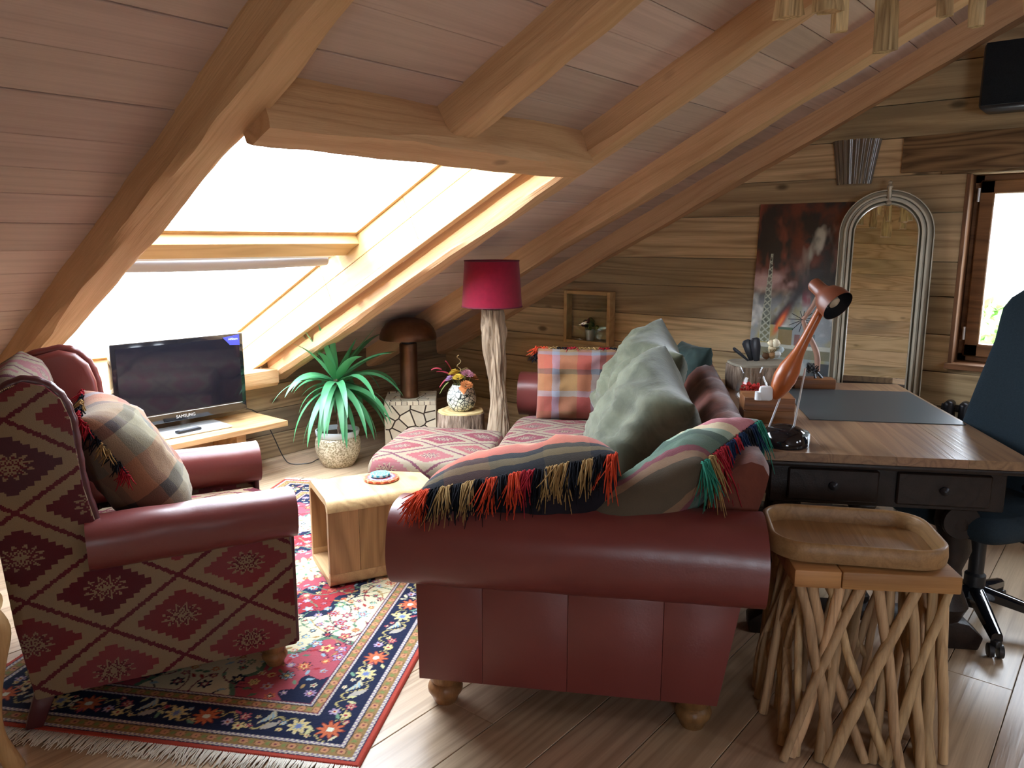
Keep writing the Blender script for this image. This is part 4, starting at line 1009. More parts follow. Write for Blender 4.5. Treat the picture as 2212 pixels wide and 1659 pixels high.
# ================================================================= STUMP, VASE, DRIFTWOOD LAMP
SP = Vector((-3.27, 3.46, 0))
sp = thing('tree_stump', 'round log stump with bark used as a side table under the vase', 'stump', SP)
wob = lambda a, z: 1+.04*sin(3*a+1)+.03*sin(7*a)+.012*sin(19*a)
G().lathe([(.158, 0), (.153, .05), (.150, .25), (.147, .435)], 60, wob=wob).obj('bark', BARK, sp, True, 30)
G().lathe([(.143, .436), (.141, .445), (.001, .446)], 60, wob=wob).obj('cut_top', CUT, sp, True, 30)
vs_ = thing('flower_vase', 'round shard mosaic vase holding dried flowers on the stump', 'vase', SP+Vector((.01, -.005, .4465)))
G().lathe([(.055, 0), (.078, .02), (.092, .06), (.092, .095), (.078, .135), (.06, .155), (.056, .165), (.05, .163), (.052, .15)], 36).obj('body', VASE, vs_)
FL = {n: plain('petal_'+n, lin(c), .8) for n, c in dict(yellow='c9a93a', pink='b8788a', lilac='a88ab0', red='a03040', orange='b8703c', dry='8f7a50', green='6f7a3c').items()}
rd = random.Random(3)
def bloom(p, r, mat, n=14):
    g = G()
    for lay in range(3):
        for i in range(n-3*lay):
            a = 2*pi*i/(n-3*lay)+lay; rr_ = r*(1-.28*lay); h_ = r*.25*lay
            c_ = Vector((cos(a)*rr_*.62, sin(a)*rr_*.62, h_)); s_ = Vector((-sin(a), cos(a), 0))*rr_*.24; o_ = Vector((cos(a), sin(a), .35))*rr_*.45
            g.add([c_-o_, c_-s_+Vector((0, 0, .1*r)), c_+o_, c_+s_+Vector((0, 0, .1*r))], [[0, 1, 2, 3]], None, Matrix.Translation(p) @ Vector((p[0]*6, p[1]*6, 1)).normalized().to_track_quat('Z', 'Y').to_matrix().to_4x4())
    return g.obj('flower', mat, vs_, True, 0)
for (x_, y_, z_, r_, m_) in [(-.03, -.03, .235, .042, 'yellow'), (.02, -.05, .215, .038, 'yellow'), (.06, -.01, .235, .045, 'pink'), (.07, .03, .21, .04, 'orange'), (-.045, -.055, .20, .035, 'lilac'), (.085, -.045, .175, .042, 'orange'), (.0, .04, .22, .04, 'dry'), (-.07, .0, .21, .036, 'red'), (.03, .01, .25, .034, 'dry')]:
    bloom((x_, y_, z_), r_, FL[m_])
    G().tube([(x_*.3, y_*.3, .13), (x_*.8, y_*.8, z_)], .0025, 5).obj('stem', FL['green'], vs_)
def vleaf(p, d, L, w, mat):
    d = Vector(d).normalized(); s_ = d.cross(ZV).normalized(); V = []; F = []
    for i in range(7):
        t = i/6; q = Vector(p)+d*L*t+ZV*(.03*t-.05*t*t); ww = w*sin(pi*min(1, t*.95+.05))
        V += [q-s_*ww, q+ZV*.006, q+s_*ww]
    for i in range(6): F += [[i*3, i*3+1, i*3+4, i*3+3], [i*3+1, i*3+2, i*3+5, i*3+4]]
    G().add(V, F).obj('leaf', mat, vs_, True, 0)
for (p, d, L, w, m_) in [((-.06, -.03, .22), (-1, -.7, .5), .10, .022, 'red'), ((-.10, -.07, .255), (-.8, -.5, .2), .07, .026, 'red'), ((-.06, -.02, .24), (-.4, -.3, 1), .10, .018, 'red'), ((-.05, -.06, .18), (-.6, -.6, -.8), .08, .02, 'green'), ((-.07, -.04, .2), (-.5, -.6, -.5), .07, .018, 'red'), ((.06, -.06, .17), (.7, -.5, -.3), .07, .025, 'orange')]: vleaf(p, d, L, w, FL[m_])
cu_ = [(.0+.012*cos(i*.9), -.02+.012*sin(i*.9), .25+i*.008) for i in range(14)]
G().tube(catmull(cu_, 3), .0025, 5).obj('dried_tendril', FL['dry'], vs_)

LPc = Vector((-2.935, 3.40, 0))
dl = thing('driftwood_floor_lamp', 'floor lamp with gnarled driftwood trunk and crimson drum shade', 'floor lamp', LPc)
tk = catmull([(.02, 0, 0), (.0, 0, .15), (.02, 0, .32), (.035, 0, .5), (.02, 0, .66), (-.0, 0, .82), (-.012, 0, .98), (-.02, 0, 1.10)], 14); rs = []
for i, p in enumerate(tk):
    t = i/(len(tk)-1); ring = []
    r = .066+.022*(1-t)**3+.012*sin(t*9)-.006*t
    for j in range(64):
        a = 2*pi*j/64
        q = 1 - .5*max(0, noise.noise(Vector((cos(a)*2.2, sin(a)*2.2, t*9)))-.28) + .26*noise.noise(Vector((cos(a)*1.4, sin(a)*1.4, t*3.2+4))) + .18*noise.noise(Vector((cos(a)*3.5, sin(a)*3.5, t*8))) + .13*noise.noise(Vector((cos(a)*8, sin(a)*8, t*10)))
        ring.append(Vector((p.x+cos(a)*r*q*1.05, p.y+sin(a)*r*q*.8, p.z)))
    rs.append(ring)
G().rings(rs).obj('trunk', W_DRIFT, dl, True, 45)
G().lathe([(.012, 1.10), (.012, 1.22)], 12, (-.02, 0, 0)).obj('socket', IRON, dl)
G().lathe([(.176, 1.118), (.158, 1.385)], 56, (-.02, 0, 0), cap=(False, False)).obj('shade', SHADE, dl)
G().lathe([(.172, 1.119), (.154, 1.384)], 56, (-.02, 0, 0), cap=(False, False)).obj('shade_lining', plain('shade_lining', lin('7a2038'), .8), dl)
for zz_, r_ in ((1.12, .176), (1.383, .158)): G().tube([(-.02+r_*cos(a), r_*sin(a), zz_) for a in [2*pi*k/48 for k in range(49)]], .004, 6, False).obj('shade_rim', plain('shade_trim', lin('5a0c24'), .8), dl)
G().tube(catmull([(.07, -.07, .02), (.03, -.085, .2), (.06, -.09, .33), (.11, -.075, .22), (.12, -.06, .05)], 6), .003, 5).obj('cord_loop', Y_TAN, dl)
so_ = thing('wall_socket', 'small white wall socket with black plug low on the gable wall', 'socket', (-3.55, GY, .30))
G().bb(-.04, .04, -.012, -.001, -.04, .04, .003).obj('plate', WHITEPL, so_); G().lathe([(.022, 0), (.02, .03)], 16, M=frame(Vector((.005, -.012, 0)), XV, ZV, -YV)).obj('plug', BLACK_PL, so_)
G().tube(catmull([(.005, -.035, 0), (.01, -.05, -.06), (.04, -.04, -.2), (.0, -.05, -.292)], 5), .003, 6).obj('cable', BLACK_PL, so_)

# ================================================================= DESK
DU0, DU1, DV0, DV1, DZ = .425, 1.335, 2.762, 4.225, .76
dk = thing('writing_desk', 'large dark antique writing desk with worn top behind the sofa', 'desk', S(DU0, DV0), R_(30))
dw, dl_ = DU1-DU0, DV1-DV0
for i, (a, b) in enumerate(((0, .24), (.24, .47), (.47, .70), (.70, dw))): G().bb(a+.0001, b-.0001, 0, dl_, DZ-.032, DZ, .0006).obj('top_plank', W_DESK, dk)
mo = G(); mo.bb(-.006, dw+.006, -.006, .03, DZ-.05, DZ-.032, .006, 2); mo.bb(-.006, dw+.006, dl_-.03, dl_+.006, DZ-.05, DZ-.032, .006, 2); mo.bb(-.006, .03, .03, dl_-.03, DZ-.05, DZ-.032, .006, 2); mo.bb(dw-.03, dw+.006, .03, dl_-.03, DZ-.05, DZ-.032, .006, 2)
mo.obj('top_moulding', W_DARK, dk)
for (a, b, c, d) in ((.06, dw-.06, .05, .08), (.06, dw-.06, dl_-.08, dl_-.05), (.06, .09, .08, dl_-.08), (dw-.09, dw-.06, .08, dl_-.08)): G().bb(a, b, c, d, DZ-.20, DZ-.045, .004).obj('apron', W_DARK, dk)
for k in range(2):
    fr_ = G().bb(.12+k*.37, .43+k*.37, .036, .052, DZ-.185, DZ-.065, .006).obj('drawer_front', W_DARK, dk); G().lathe([(.014, 0), (.016, .012), (.008, .02), (.001, .022)], 16, M=frame(Vector((.275+k*.37, .036, DZ-.125)), XV, ZV, -YV)).obj('knob', IRON, fr_)
for y in (.16, dl_-.16):      # carved trestles with scrolled shoulders and claw feet
    for x_ in (.13, dw-.17):
        pr = [(.05, .10), (.075, .16), (.05, .22), (.04, .30), (.065, .38), (.055, .44), (.07, .48), (.06, .57)]
        G().lathe(pr, 24, (x_, y, 0)).obj('leg', W_DARK, dk)
        sc = [(.055*cos(a)*(1-.04*a), .055*sin(a)*(1-.04*a)) for a in [i*.35 for i in range(18)]]
        G().lathe([(.062, -.045), (.066, -.03), (.05, -.028), (.045, -.036), (.02, -.036), (.018, -.044), (.001, -.046)], 28, M=frame(Vector((x_, y-.02, .50)), XV, ZV, YV)).obj('scroll_rosette', W_DARK, dk)
    ff = [(0, 0), (.13, 0), (.14, .05), (.09, .085), (.05, .11), (-.06, .11), (-.1, .08), (-.09, .0)]
    G().prism([(.03, 0), (.17, 0), (.2, .05), (.30, .085), (dw-.36, .085), (dw-.24, .06), (dw-.18, 0), (dw-.06, 0), (dw-.045, .05), (dw-.10, .10), (dw-.25, .125), (.25, .125), (.09, .10), (.025, .05)], y-.05, y+.05, 'y', None, .008).obj('foot', W_DARK, dk)
G().bb(dw/2-.03, dw/2+.03, .2, dl_-.2, .10, .15, .008).obj('stretcher', W_DARK, dk)
def DS(u, v, z): return S(u, v, z)
mt = G().prism([(0, 0), (.605, 0), (.605, .70), (0, .70)], 0, .003, 'z')
tag(mt.obj('desk_mat', plain('slate_desk_mat', (.045, .055, .06), .33, 0, .5), None, False, 0, None, Matrix.Translation(S(.712, 3.30, DZ+.0005)) @ Matrix.Rotation(R_(30), 4, 'Z')), 'dark slate grey desk mat on the desk top', 'desk mat')
# desk lamp
DLc = S(.535, 2.875, DZ+.001)
la = thing('desk_lamp', 'desk lamp with turned wooden arm, terracotta head and black domed base', 'lamp', DLc, R_(30))
G().lathe([(.088, 0), (.09, .006), (.088, .02), (.078, .045), (.058, .062), (.03, .072), (.001, .075)], 40).obj('base', BLACK_GL, la)
G().prism([(.052, -.06), (.087, -.02), (.087, .02), (.052, .06)], .006, .05, 'z', None, .004).obj('switch_plate', plain('smoky_plastic', (.25, .32, .33), .15), la)
b0, b1 = Vector((-.055, 0, .062)), Vector((-.022, 0, .175))
G().tube([b0, b1], .0035, 8).obj('rod', ALU, la); G().tube([(.032, 0, .065), (.058, .0, .285)], .0035, 8).obj('rod', ALU, la)
a0, a1 = Vector((-.045, -.005, .170)), Vector((.105, -.005, .52)); ad = (a1-a0)
pr = [(0, .012), (.04, .022), (.12, .034), (.22, .041), (.32, .038), (.42, .028), (.5, .021), (.62, .0175), (.8, .016), (1, .015)]
ga = G(); axm = frame(a0, *(lambda z_: (z_.orthogonal().normalized(), z_.cross(z_.orthogonal().normalized()), z_))(ad.normalized()))
ga.lathe([(r_, t*ad.length) for t, r_ in pr], 28, M=axm); ga.obj('arm', wood('polished_beech', lin('a85f2c'), lin('7d3f1a'), 2, 4, .2, .3, .03, 0, .05, spec=.5), la)
G().box((-.075, -.01, .19), (.05, .03, .055), .012, 2).obj('clamp', WHITEPL, la); G().lathe([(.014, 0), (.014, .03)], 12, (-.10, -.01, .165)).obj('clamp_screw', WHITEPL, la)
hd = Vector((.52, -.66, -.55)).normalized(); h0 = Vector((.068, .0, .585)); HS_ = Matrix.Scale(.84, 4); hm = frame(h0, hd.orthogonal().normalized(), hd.cross(hd.orthogonal().normalized()), hd)
TERRA = plain('terracotta_enamel', lin('7d4630'), .4)
G().lathe([(.001, -.012), (.024, -.01), (.030, .0), (.031, .04), (.036, .06), (.055, .08), (.067, .11), (.069, .15)], 40, M=hm @ HS_, cap=(True, False)).obj('shade', TERRA, la)
G().lathe([(.067, .15), (.065, .11), (.052, .083), (.03, .064), (.001, .06)], 40, M=hm @ HS_, cap=(False, False)).obj('shade_lining', BLACK_PL, la)
G().lathe([(.012, .06), (.015, .08), (.026, .11), (.024, .13), (.001, .143)], 24, M=hm @ HS_).obj('bulb', plain('frosted_bulb', lin('b8a890'), .3), la)
G().lathe([(.022, -.018), (.022, .018)], 20, M=frame(a1+Vector((-.005, -.01, .005)), XV, ZV, -YV)).obj('joint', BLACK_PL, la)
G().tube([a1, h0+hd*.02], .008, 10).obj('neck', TERRA, la)
# wooden box, bowl, slab, knives, ornament, stick figure
bx = thing('wooden_box', 'square brown wooden box beside the desk lamp base', 'box', S(.525, 3.27, DZ+.0005), R_(30))
for i in range(2): G().bb(-.095, .105, -.075, .075, .0003+i*.054, .0537+i*.054, .0015).obj('layer', W_BOX, bx)
gb = thing('glass_bowl', 'round clear glass bowl with flared rim and red candle gravel', 'bowl', S(.515, 3.58, DZ+.0005))
G().lathe([(.035, .0), (.05, .004), (.072, .035), (.077, .065), (.066, .105), (.052, .128), (.05, .138), (.062, .158), (.066, .166)], 40, cap=(True, False)).obj('bowl', GLASS2, gb)
gr = G(); rd = random.Random(8)
for i in range(70):
    a, r_ = rd.uniform(0, 6.28), .05*math.sqrt(rd.random()); gr.box((r_*cos(a), r_*sin(a), .05+rd.random()*.045), (.012, .012, .012), .003, 1, None)
o = gr.obj('red_gravel', plain('red_gravel', lin('c01818'), .5), gb); o['kind'] = 'stuff'
sl = thing('log_slab', 'thick grey log slab with dark bark at the far left of the desk', 'log slab', S(.60, 4.02, DZ+.0005), R_(30))
wb2 = lambda a, z: 1+.10*sin(2*a+.5)+.06*sin(5*a)+.02*sin(13*a)
G().lathe([(.145, 0), (.15, .05), (.148, .12)], 48, wob=wb2).obj('bark', BARK, sl, True, 30)
G().lathe([(.143, .1205), (.141, .132), (.001, .134)], 48, wob=wb2).obj('cut_top', plain('grey_log_cut', lin('8f8676'), .7, 0, .3, 30, .25), sl, True, 30)
OBS = plain('dark_stone', (.02, .022, .028), .3)
for (nm, lb, pts, w_) in (('carved_blade', 'slim dark blade leaning left out of the log slab', [(-.05, 0, .135), (-.13, 0, .20)], .018), ('carved_blade', 'broad dark blade standing left of its neighbour in the slab', [(-.03, .024, .135), (-.065, .024, .24)], .05), ('carved_blade', 'broad dark blade standing upright on the slab, right of its neighbour', [(-.01, .0, .135), (-.025, .0, .255)], .05)):
    p0_, p1_ = Vector(pts[0]), Vector(pts[1]); d_ = (p1_-p0_); L = d_.length; z_ = d_.normalized(); y_ = YV; x_ = y_.cross(z_).normalized()
    poly = [(-w_*.28, 0), (w_*.28, 0), (w_*.5, L*.6), (w_*.46, L*.93), (w_*.2, L), (-w_*.3, L*.98), (-w_*.5, L*.85), (-w_*.42, L*.45)]
    o = thing(nm, lb, 'blade', (0, 0, 0), 0, 'dark blades in the log slab'); o.matrix_world = sl.matrix_basis @ frame(p0_, x_, z_, x_.cross(z_))
    G().prism(poly, -.006, .006, 'z', None, .003).obj('blade', OBS, o); G().bb(-w_*.16, w_*.16, -.001, .03, -.005, .005, .002).obj('tang', IRON, o)
cot = thing('cotton_ornament', 'cream cotton boll and shell ornament on the back of the log slab', 'ornament', S(.675, 4.09, DZ+.135), R_(30)); rd = random.Random(2)
for (x_, y_, z_, r_, c_) in [(0, 0, .02, .02, 'b08a60'), (-.03, .0, .018, .017, '6b4a30'), (.025, 0, .025, .022, 'cfd4d2'), (.0, .01, .055, .022, 'd9c7a4'), (.015, 0, .085, .024, 'e4d9bc'), (-.01, .0, .082, .018, 'dccba8'), (.04, .01, .05, .02, 'b8c4c8')]:
    g = G().lathe([(.001, -r_), (r_*.7, -r_*.7), (r_, 0), (r_*.7, r_*.7), (.001, r_)], 14, (x_, y_, z_)); g.jit(.006, 40, x_); g.obj('boll', plain('boll_'+c_, lin(c_), .8), cot)
for a in range(5): G().tube([(-.01, 0, .02), (-.05+.02*a, -.01, .04+.006*a)], .002, 5).obj('twig', FL['dry'], cot)
bs = thing('stick_figure', 'pale jointed stick sculpture on a wooden block at the back of the desk', 'sculpture', S(.885, 4.06, DZ+.0005), R_(30))
G().bb(-.105, .095, -.05, .05, 0, .05, .006, 2).obj('block', W_BOX, bs)
PINKW = plain('pinkish_wood', lin('a07a68'), .5, 0, .4, 30, .2)
G().tube(catmull([(.012, 0, .085), (.0, 0, .18), (-.055, 0, .29), (-.075, 0, .345)], 5), [.012, .013, .014, .015, .015, .015, .014, .014, .013, .013, .012, .012, .012, .012, .011, .010][:16], 12).obj('lower_limb', PINKW, bs)
G().tube([(-.075, 0, .345), (-.03, 0, .42), (-.012, 0, .47)], [.012, .012, .010], 12).obj('upper_limb', PINKW, bs)
G().tube([(.0, -.02, .05), (-.01, 0, .10), (.035, -.01, .05)], .007, 8).obj('clawed_foot', IRON, bs)
g = G()
for i in range(34):
    a = i*2.4; g.tube([(-.01+.02*cos(a), .02*sin(a), .07+.001*i), (-.012+.03*cos(a+.8), .03*sin(a+.8), .085+.0012*i)], .0022, 5)
o = g.obj('wire_nest', IRON, bs); o['kind'] = 'stuff'
g = G()
for i in range(12):
    a = i*.55; g.tube([(-.075, 0, .345), (-.075+.075*cos(a+1.8), .02*sin(a*3), .335+.055*sin(a+1.8))], .0016, 4)
o = g.obj('wire_burst', IRON, bs); o['kind'] = 'stuff'

# ================================================================= STOOL + TRAY
SU, SVV = .665, 2.335
st_ = thing('branch_stool', 'square stool of tangled bare branches under a thick wooden slab', 'stool', S(SU, SVV), R_(33))
for i, (a, b) in enumerate(((-.225, -.095), (-.095, .225))): G().bb(a+.0006, b-.0006, -.19, .165, .535, .588, .006, 2).obj('seat_plank', W_STOOLTOP, st_)
rd = random.Random(17)
def branch(p, q, r0, r1, bend, sd):
    r_ = random.Random(sd); p, q = Vector(p), Vector(q); pts = []
    bd = Vector((r_.uniform(-1, 1), r_.uniform(-.5, .5), 0))*bend*2.2; w2_ = r_.uniform(-1, 1)
    for i in range(6):
        t = i/5; k = sin(pi*t)+.5*w2_*sin(2*pi*t)
        pts.append(p.lerp(q, t) + bd*k + Vector((r_.gauss(0, .0025)*(0 < i < 5), 0, 0)))
    c_ = catmull(pts, 4); n = len(c_)
    g = G().tube(c_, [lerp(r0, r1, i/(n-1))*(1+.12*noise.noise(Vector((i*.6, sd, 0)))) for i in range(n)], 10)
    return g.obj('branch', W_BRANCH, st_, True, 50)
front = [(-.205, -.165, -.09, -.20), (-.17, -.15, .01, -.19), (-.09, -.165, -.20, -.185), (-.03, -.165, -.225, -.21), (-.12, -.15, .07, -.2), (.01, -.165, .10, -.22), (.05, -.15, .03, -.19), (.12, -.165, -.10, -.215), (.165, -.15, .19, -.19), (.205, -.165, .06, -.20), (.1, -.15, .16, -.2), (-.06, -.14, -.12, -.2), (.2, -.13, .235, -.17)]
for i, (a, b, c, d) in enumerate(front): branch((a, b, .545), (c, d, .004), rd.uniform(.011, .016), rd.uniform(.012, .019), .008, i)
for i in range(9): branch((-.20+rd.uniform(-.01, .02), -.15+.3*i/8, .545), (-.235+rd.uniform(-.02, .06), -.19+.38*rd.random(), .004), rd.uniform(.010, .015), rd.uniform(.011, .017), .008, 40+i)
for i in range(8): branch((.20+rd.uniform(-.02, .01), -.14+.28*i/7, .545), (.225+rd.uniform(-.06, .02), -.19+.36*rd.random(), .004), rd.uniform(.010, .015), rd.uniform(.011, .017), .008, 60+i)
for i in range(10): branch((-.19+.38*i/9, .13, .545), (-.22+.44*rd.random(), .17, .004), rd.uniform(.010, .015), rd.uniform(.011, .017), .008, 80+i)
ty = thing('serving_tray', 'rounded wooden serving tray lying on the branch stool', 'tray', S(SU-.02, SVV+.01, .589), R_(28))
def rr2(hx_, hy_, r_, n=7):
    P = []
    for (cx_, cy_, a0_) in ((hx_-r_, hy_-r_, 0), (-hx_+r_, hy_-r_, pi/2), (-hx_+r_, -hy_+r_, pi), (hx_-r_, -hy_+r_, 1.5*pi)):
        P += [(cx_+r_*cos(a0_+pi/2*i/n), cy_+r_*sin(a0_+pi/2*i/n)) for i in range(n+1)]
    return P
TWx, TWy = .245, .175
po = rr2(TWx, TWy, .10); pi_ = rr2(TWx-.018, TWy-.018, .085)
rg = G(); n = len(po)
prf = [(po, .008), (rr2(TWx+.003, TWy+.003, .102), .03), (po, .058), (rr2(TWx-.006, TWy-.006, .096), .063), (rr2(TWx-.013, TWy-.013, .09), .062), (pi_, .056), (pi_, .012)]
rg.rings([[Vector((x_, y_, z_)) for x_, y_ in pl] for pl, z_ in prf], True, (True, True)); rg.obj('rim', W_TRAY, ty, True, 50)
xs = [-TWx+.012, -.145, -.06, .02, .10, .175, TWx-.012]
for a, b in zip(xs, xs[1:]):
    poly = clip(clip(rr2(TWx-.017, TWy-.017, .085), 1, 0, b-.0008), -1, 0, -a-.0008)
    if len(poly) > 2: G().prism(poly, .0, .008, 'z').obj('slat', W_TRAY, ty, False)

# ================================================================= OFFICE CHAIR
oc = thing('office_chair', 'dark blue grey office swivel chair at the right of the desk', 'office chair', S(1.34, 3.12), R_(30)+math.atan2(-.5, -.85))    # local +x = facing
G().lathe([(.035, .07), (.038, .09), (.038, .20), (.028, .21), (.028, .40)], 24).obj('column', BLACK_PL, oc)
for k in range(5):
    a = 2*pi*k/5+.95; d_ = Vector((cos(a), sin(a), 0)); s_ = Vector((-sin(a), cos(a), 0)); rs = []
    for t in range(7):
        q = t/6; c_ = d_*(.03+.26*q)+ZV*(.135-.055*q); w_ = .032-.012*q; h_ = .024-.008*q
        rs.append([c_+s_*w_-ZV*h_*.8, c_+s_*w_*.9+ZV*h_*.5, c_+s_*w_*.4+ZV*h_, c_-s_*w_*.4+ZV*h_, c_-s_*w_*.9+ZV*h_*.5, c_-s_*w_-ZV*h_*.8])
    lg = G().rings(rs).obj('base_leg', BLACK_GL, oc)
    c_ = d_*.285
    g = G()
    for s2 in (-.016, .016): g.lathe([(.010, -.009), (.026, -.008), (.026, .008), (.010, .009)], 20, M=frame(c_+s_*s2+ZV*.0265, d_, ZV, s_))
    g.box((c_.x, c_.y, .055), (.03, .03, .028), .004); g.obj('caster', BLACK_PL, lg)
cushion_box('seat', -.23, .27, -.25, .25, .43, .52, CHAIRFAB, oc, .02, .04)
G().box((-.02, 0, .41), (.22, .16, .04), .01, 2).obj('seat_mechanism', BLACK_PL, oc)
G().tube([(-.02, .09, .40), (-.02, .25, .38)], .008, 8).obj('lever', BLACK_PL, oc)
rs = []
for i in range(20):
    t = i/19; z_ = .50+.82*t; hw = lerp(.29, .175, min(1, t*1.35)**.8)*(1-.5*max(0, (t-.86)/.14)**2.2); xx = -.19-.07*t+.02*sin(t*5); th = .036*(1-.5*max(0, (t-.9)/.1)**2)
    ring = []
    for j in range(36):
        px, py = sup(2*pi*j/36, 3.2); ring.append(Vector((xx+px*th+.05*(py**2), py*hw, z_)))
    rs.append(ring)
G().rings(rs).obj('backrest', CHAIRFAB, oc, True, 60)
G().tube([(-.03, 0, .41), (-.24, 0, .41), (-.30, 0, .50), (-.31, 0, .65)], .018, 10).obj('back_bracket', BLACK_PL, oc)
for s_ in (-1, 1):
    ar = G().tube(catmull([(-.20, s_*.27, .66), (-.08, s_*.29, .68), (.08, s_*.285, .675), (.17, s_*.265, .655)], 5), [.012]+[.019]*14+[.012], 12).obj('armrest', BLACK_GL, oc)
    G().tube(catmull([(.05, s_*.285, .67), (.07, s_*.29, .55), (.0, s_*.24, .42), (-.05, s_*.12, .40)], 5), .008, 10).obj('armrest_support', BLACK_PL, ar)

# ================================================================= GABLE WALL THINGS
# painting
PWd, PHt = .545, 1.06
Np, Mp = 150, 290
px_, py_ = np.meshgrid(np.linspace(0, 1, Np), np.linspace(0, 1, Mp)); rng = np.random.default_rng(3)
def fnoise(sx, sy, sd, oct=4):
    o_ = np.zeros_like(px_); a_ = 1
    for k in range(oct):
        r_ = np.random.default_rng(sd+k); gx, gy = int(sx*2**k)+2, int(sy*2**k)+2; g_ = r_.random((gy, gx)); X_ = px_*(gx-1.001); Y_ = py_*(gy-1.001); i_, j_ = X_.astype(int), Y_.astype(int); fx2, fy2 = X_-i_, Y_-j_
        fx2, fy2 = fx2*fx2*(3-2*fx2), fy2*fy2*(3-2*fy2)
        o_ += a_*((g_[j_, i_]*(1-fx2)+g_[j_, i_+1]*fx2)*(1-fy2)+(g_[j_+1, i_]*(1-fx2)+g_[j_+1, i_+1]*fx2)*fy2); a_ *= .5
    return o_/1.9
im = np.zeros((Mp, Np, 3)); n1, n2, n3 = fnoise(4, 6, 1), fnoise(6, 5, 20), fnoise(9, 14, 40, 3)
def blend(m, c): 
    global im
    m = np.clip(m, 0, 1)[..., None]; im = im*(1-m)+C3(c)*m
im[:] = C3('2a2422'); blend((n1-.42)*5*(py_ > .3), '6a3526'); blend((n2-.55)*6*np.clip((py_-.4)*3, 0, 1), '8a4a3a'); blend((n3-.55)*5*(py_ > .55)*(px_ > .45), '1c2022')
blend((n2-.50)*9*np.exp(-((px_-.66)/.13)**2)*np.clip((py_-.5)*4, 0, 1), 'b0b0a6'); blend((n1-.5)*7*np.exp(-((py_-.56)/.07)**2), 'b89a98')
low = np.clip((.50+.06*n1-py_)*9, 0, 1); blend(low, '98a2a8'); blend(low*np.clip((n1-.45)*5, 0, 1), 'b3a868'); blend(low*np.clip((n3-.5)*5, 0, 1), 'd0d4d0'); blend(np.clip((n2-.5)*6, 0, 1)*np.exp(-((py_-.48)/.07)**2)*(px_ > .55), '8a4a58')
dd_ = (px_-.30)*.8-(py_-.34)*1.0; plume = np.exp(-((dd_)/.07)**2)*(py_ > .32)*(py_ < .64); blend(plume*(.5+n1), '34333a')
fl_ = np.exp(-((px_-.33)/.06)**2-((py_-.335-(px_-.33)*.8)/.03)**2); blend(fl_*1.6, 'e0562a'); blend(fl_**3*1.2, 'f09a50')
blend((py_ < .2)*.6*(.4+n2), '7f8a88'); blend((np.abs(py_-.20) < .012)*(px_ > .12)*1.0, 'c4c8bc'); blend((py_ > .135)*(py_ < .19)*(px_ > .1)*.8, '7a7658'); blend((py_ < .12)*(px_ > .66)*(px_ < .9)*(py_ > .03)*.9, '3a4048'); blend((py_ < .30)*(py_ > .21)*(px_ > .32)*(px_ < .47)*.9, '8a7440'); blend((py_ < .31)*(py_ > .295)*(px_ > .31)*(px_ < .48), '4f6a58'); blend((py_ < .28)*(py_ > .21)*(px_ > .62)*(px_ < .72)*.8, '55686a'); blend((py_ < .27)*(py_ > .21)*(px_ > .5)*(px_ < .56)*.8, '7a3a34')
tw = .012+.052*np.clip((.72-py_)/.5, 0, 1); tower = (np.abs(px_-.165-(py_-.3)*.03) < tw)*(py_ > .22)*(py_ < .72); blend(tower*.75, '5c6a60'); lat = ((np.abs(((py_*26+px_*12) % 1)-.5) < .12) | (np.abs(((py_*26-px_*12) % 1)-.5) < .12) | (np.abs(np.abs(px_-.165-(py_-.3)*.03)-tw) < .006)); blend(tower*lat, 'b4bdae'); blend(tower*(~lat)*(n3 > .5)*.6, '22302c')
im *= (.95+.5*n3)[..., None]
pt = thing('oil_painting', 'unframed oil painting of a burning rig against dark smoke leaning on the gable wall', 'painting', (-1.885, 4.61, .655)); pt.rotation_euler = (R_(-3.2), 0, 0)
G().bb(0, PWd, 0, .02, 0, PHt).obj('canvas_stretcher', plain('raw_canvas', lin('a89a80'), .9), pt, False)
me = bpy.data.meshes.new('painted_face'); nv = Np*Mp; idx = np.arange(nv).reshape(Mp, Np); q_ = np.stack([idx[:-1, :-1], idx[:-1, 1:], idx[1:, 1:], idx[1:, :-1]], -1).reshape(-1, 4)
co_ = np.stack([px_*PWd, np.full_like(px_, -.001)-.0012*n3, py_*PHt], -1).reshape(-1, 3); me.from_pydata(co_.tolist(), [], q_.tolist()); me.update()
ca = me.color_attributes.new('paint', 'FLOAT_COLOR', 'POINT'); ca.data.foreach_set('color', np.concatenate([im.reshape(-1, 3), np.ones((nv, 1))], 1).ravel().astype(np.float32)); me.materials.append(PAINTMAT); link('painted_face', me, pt)
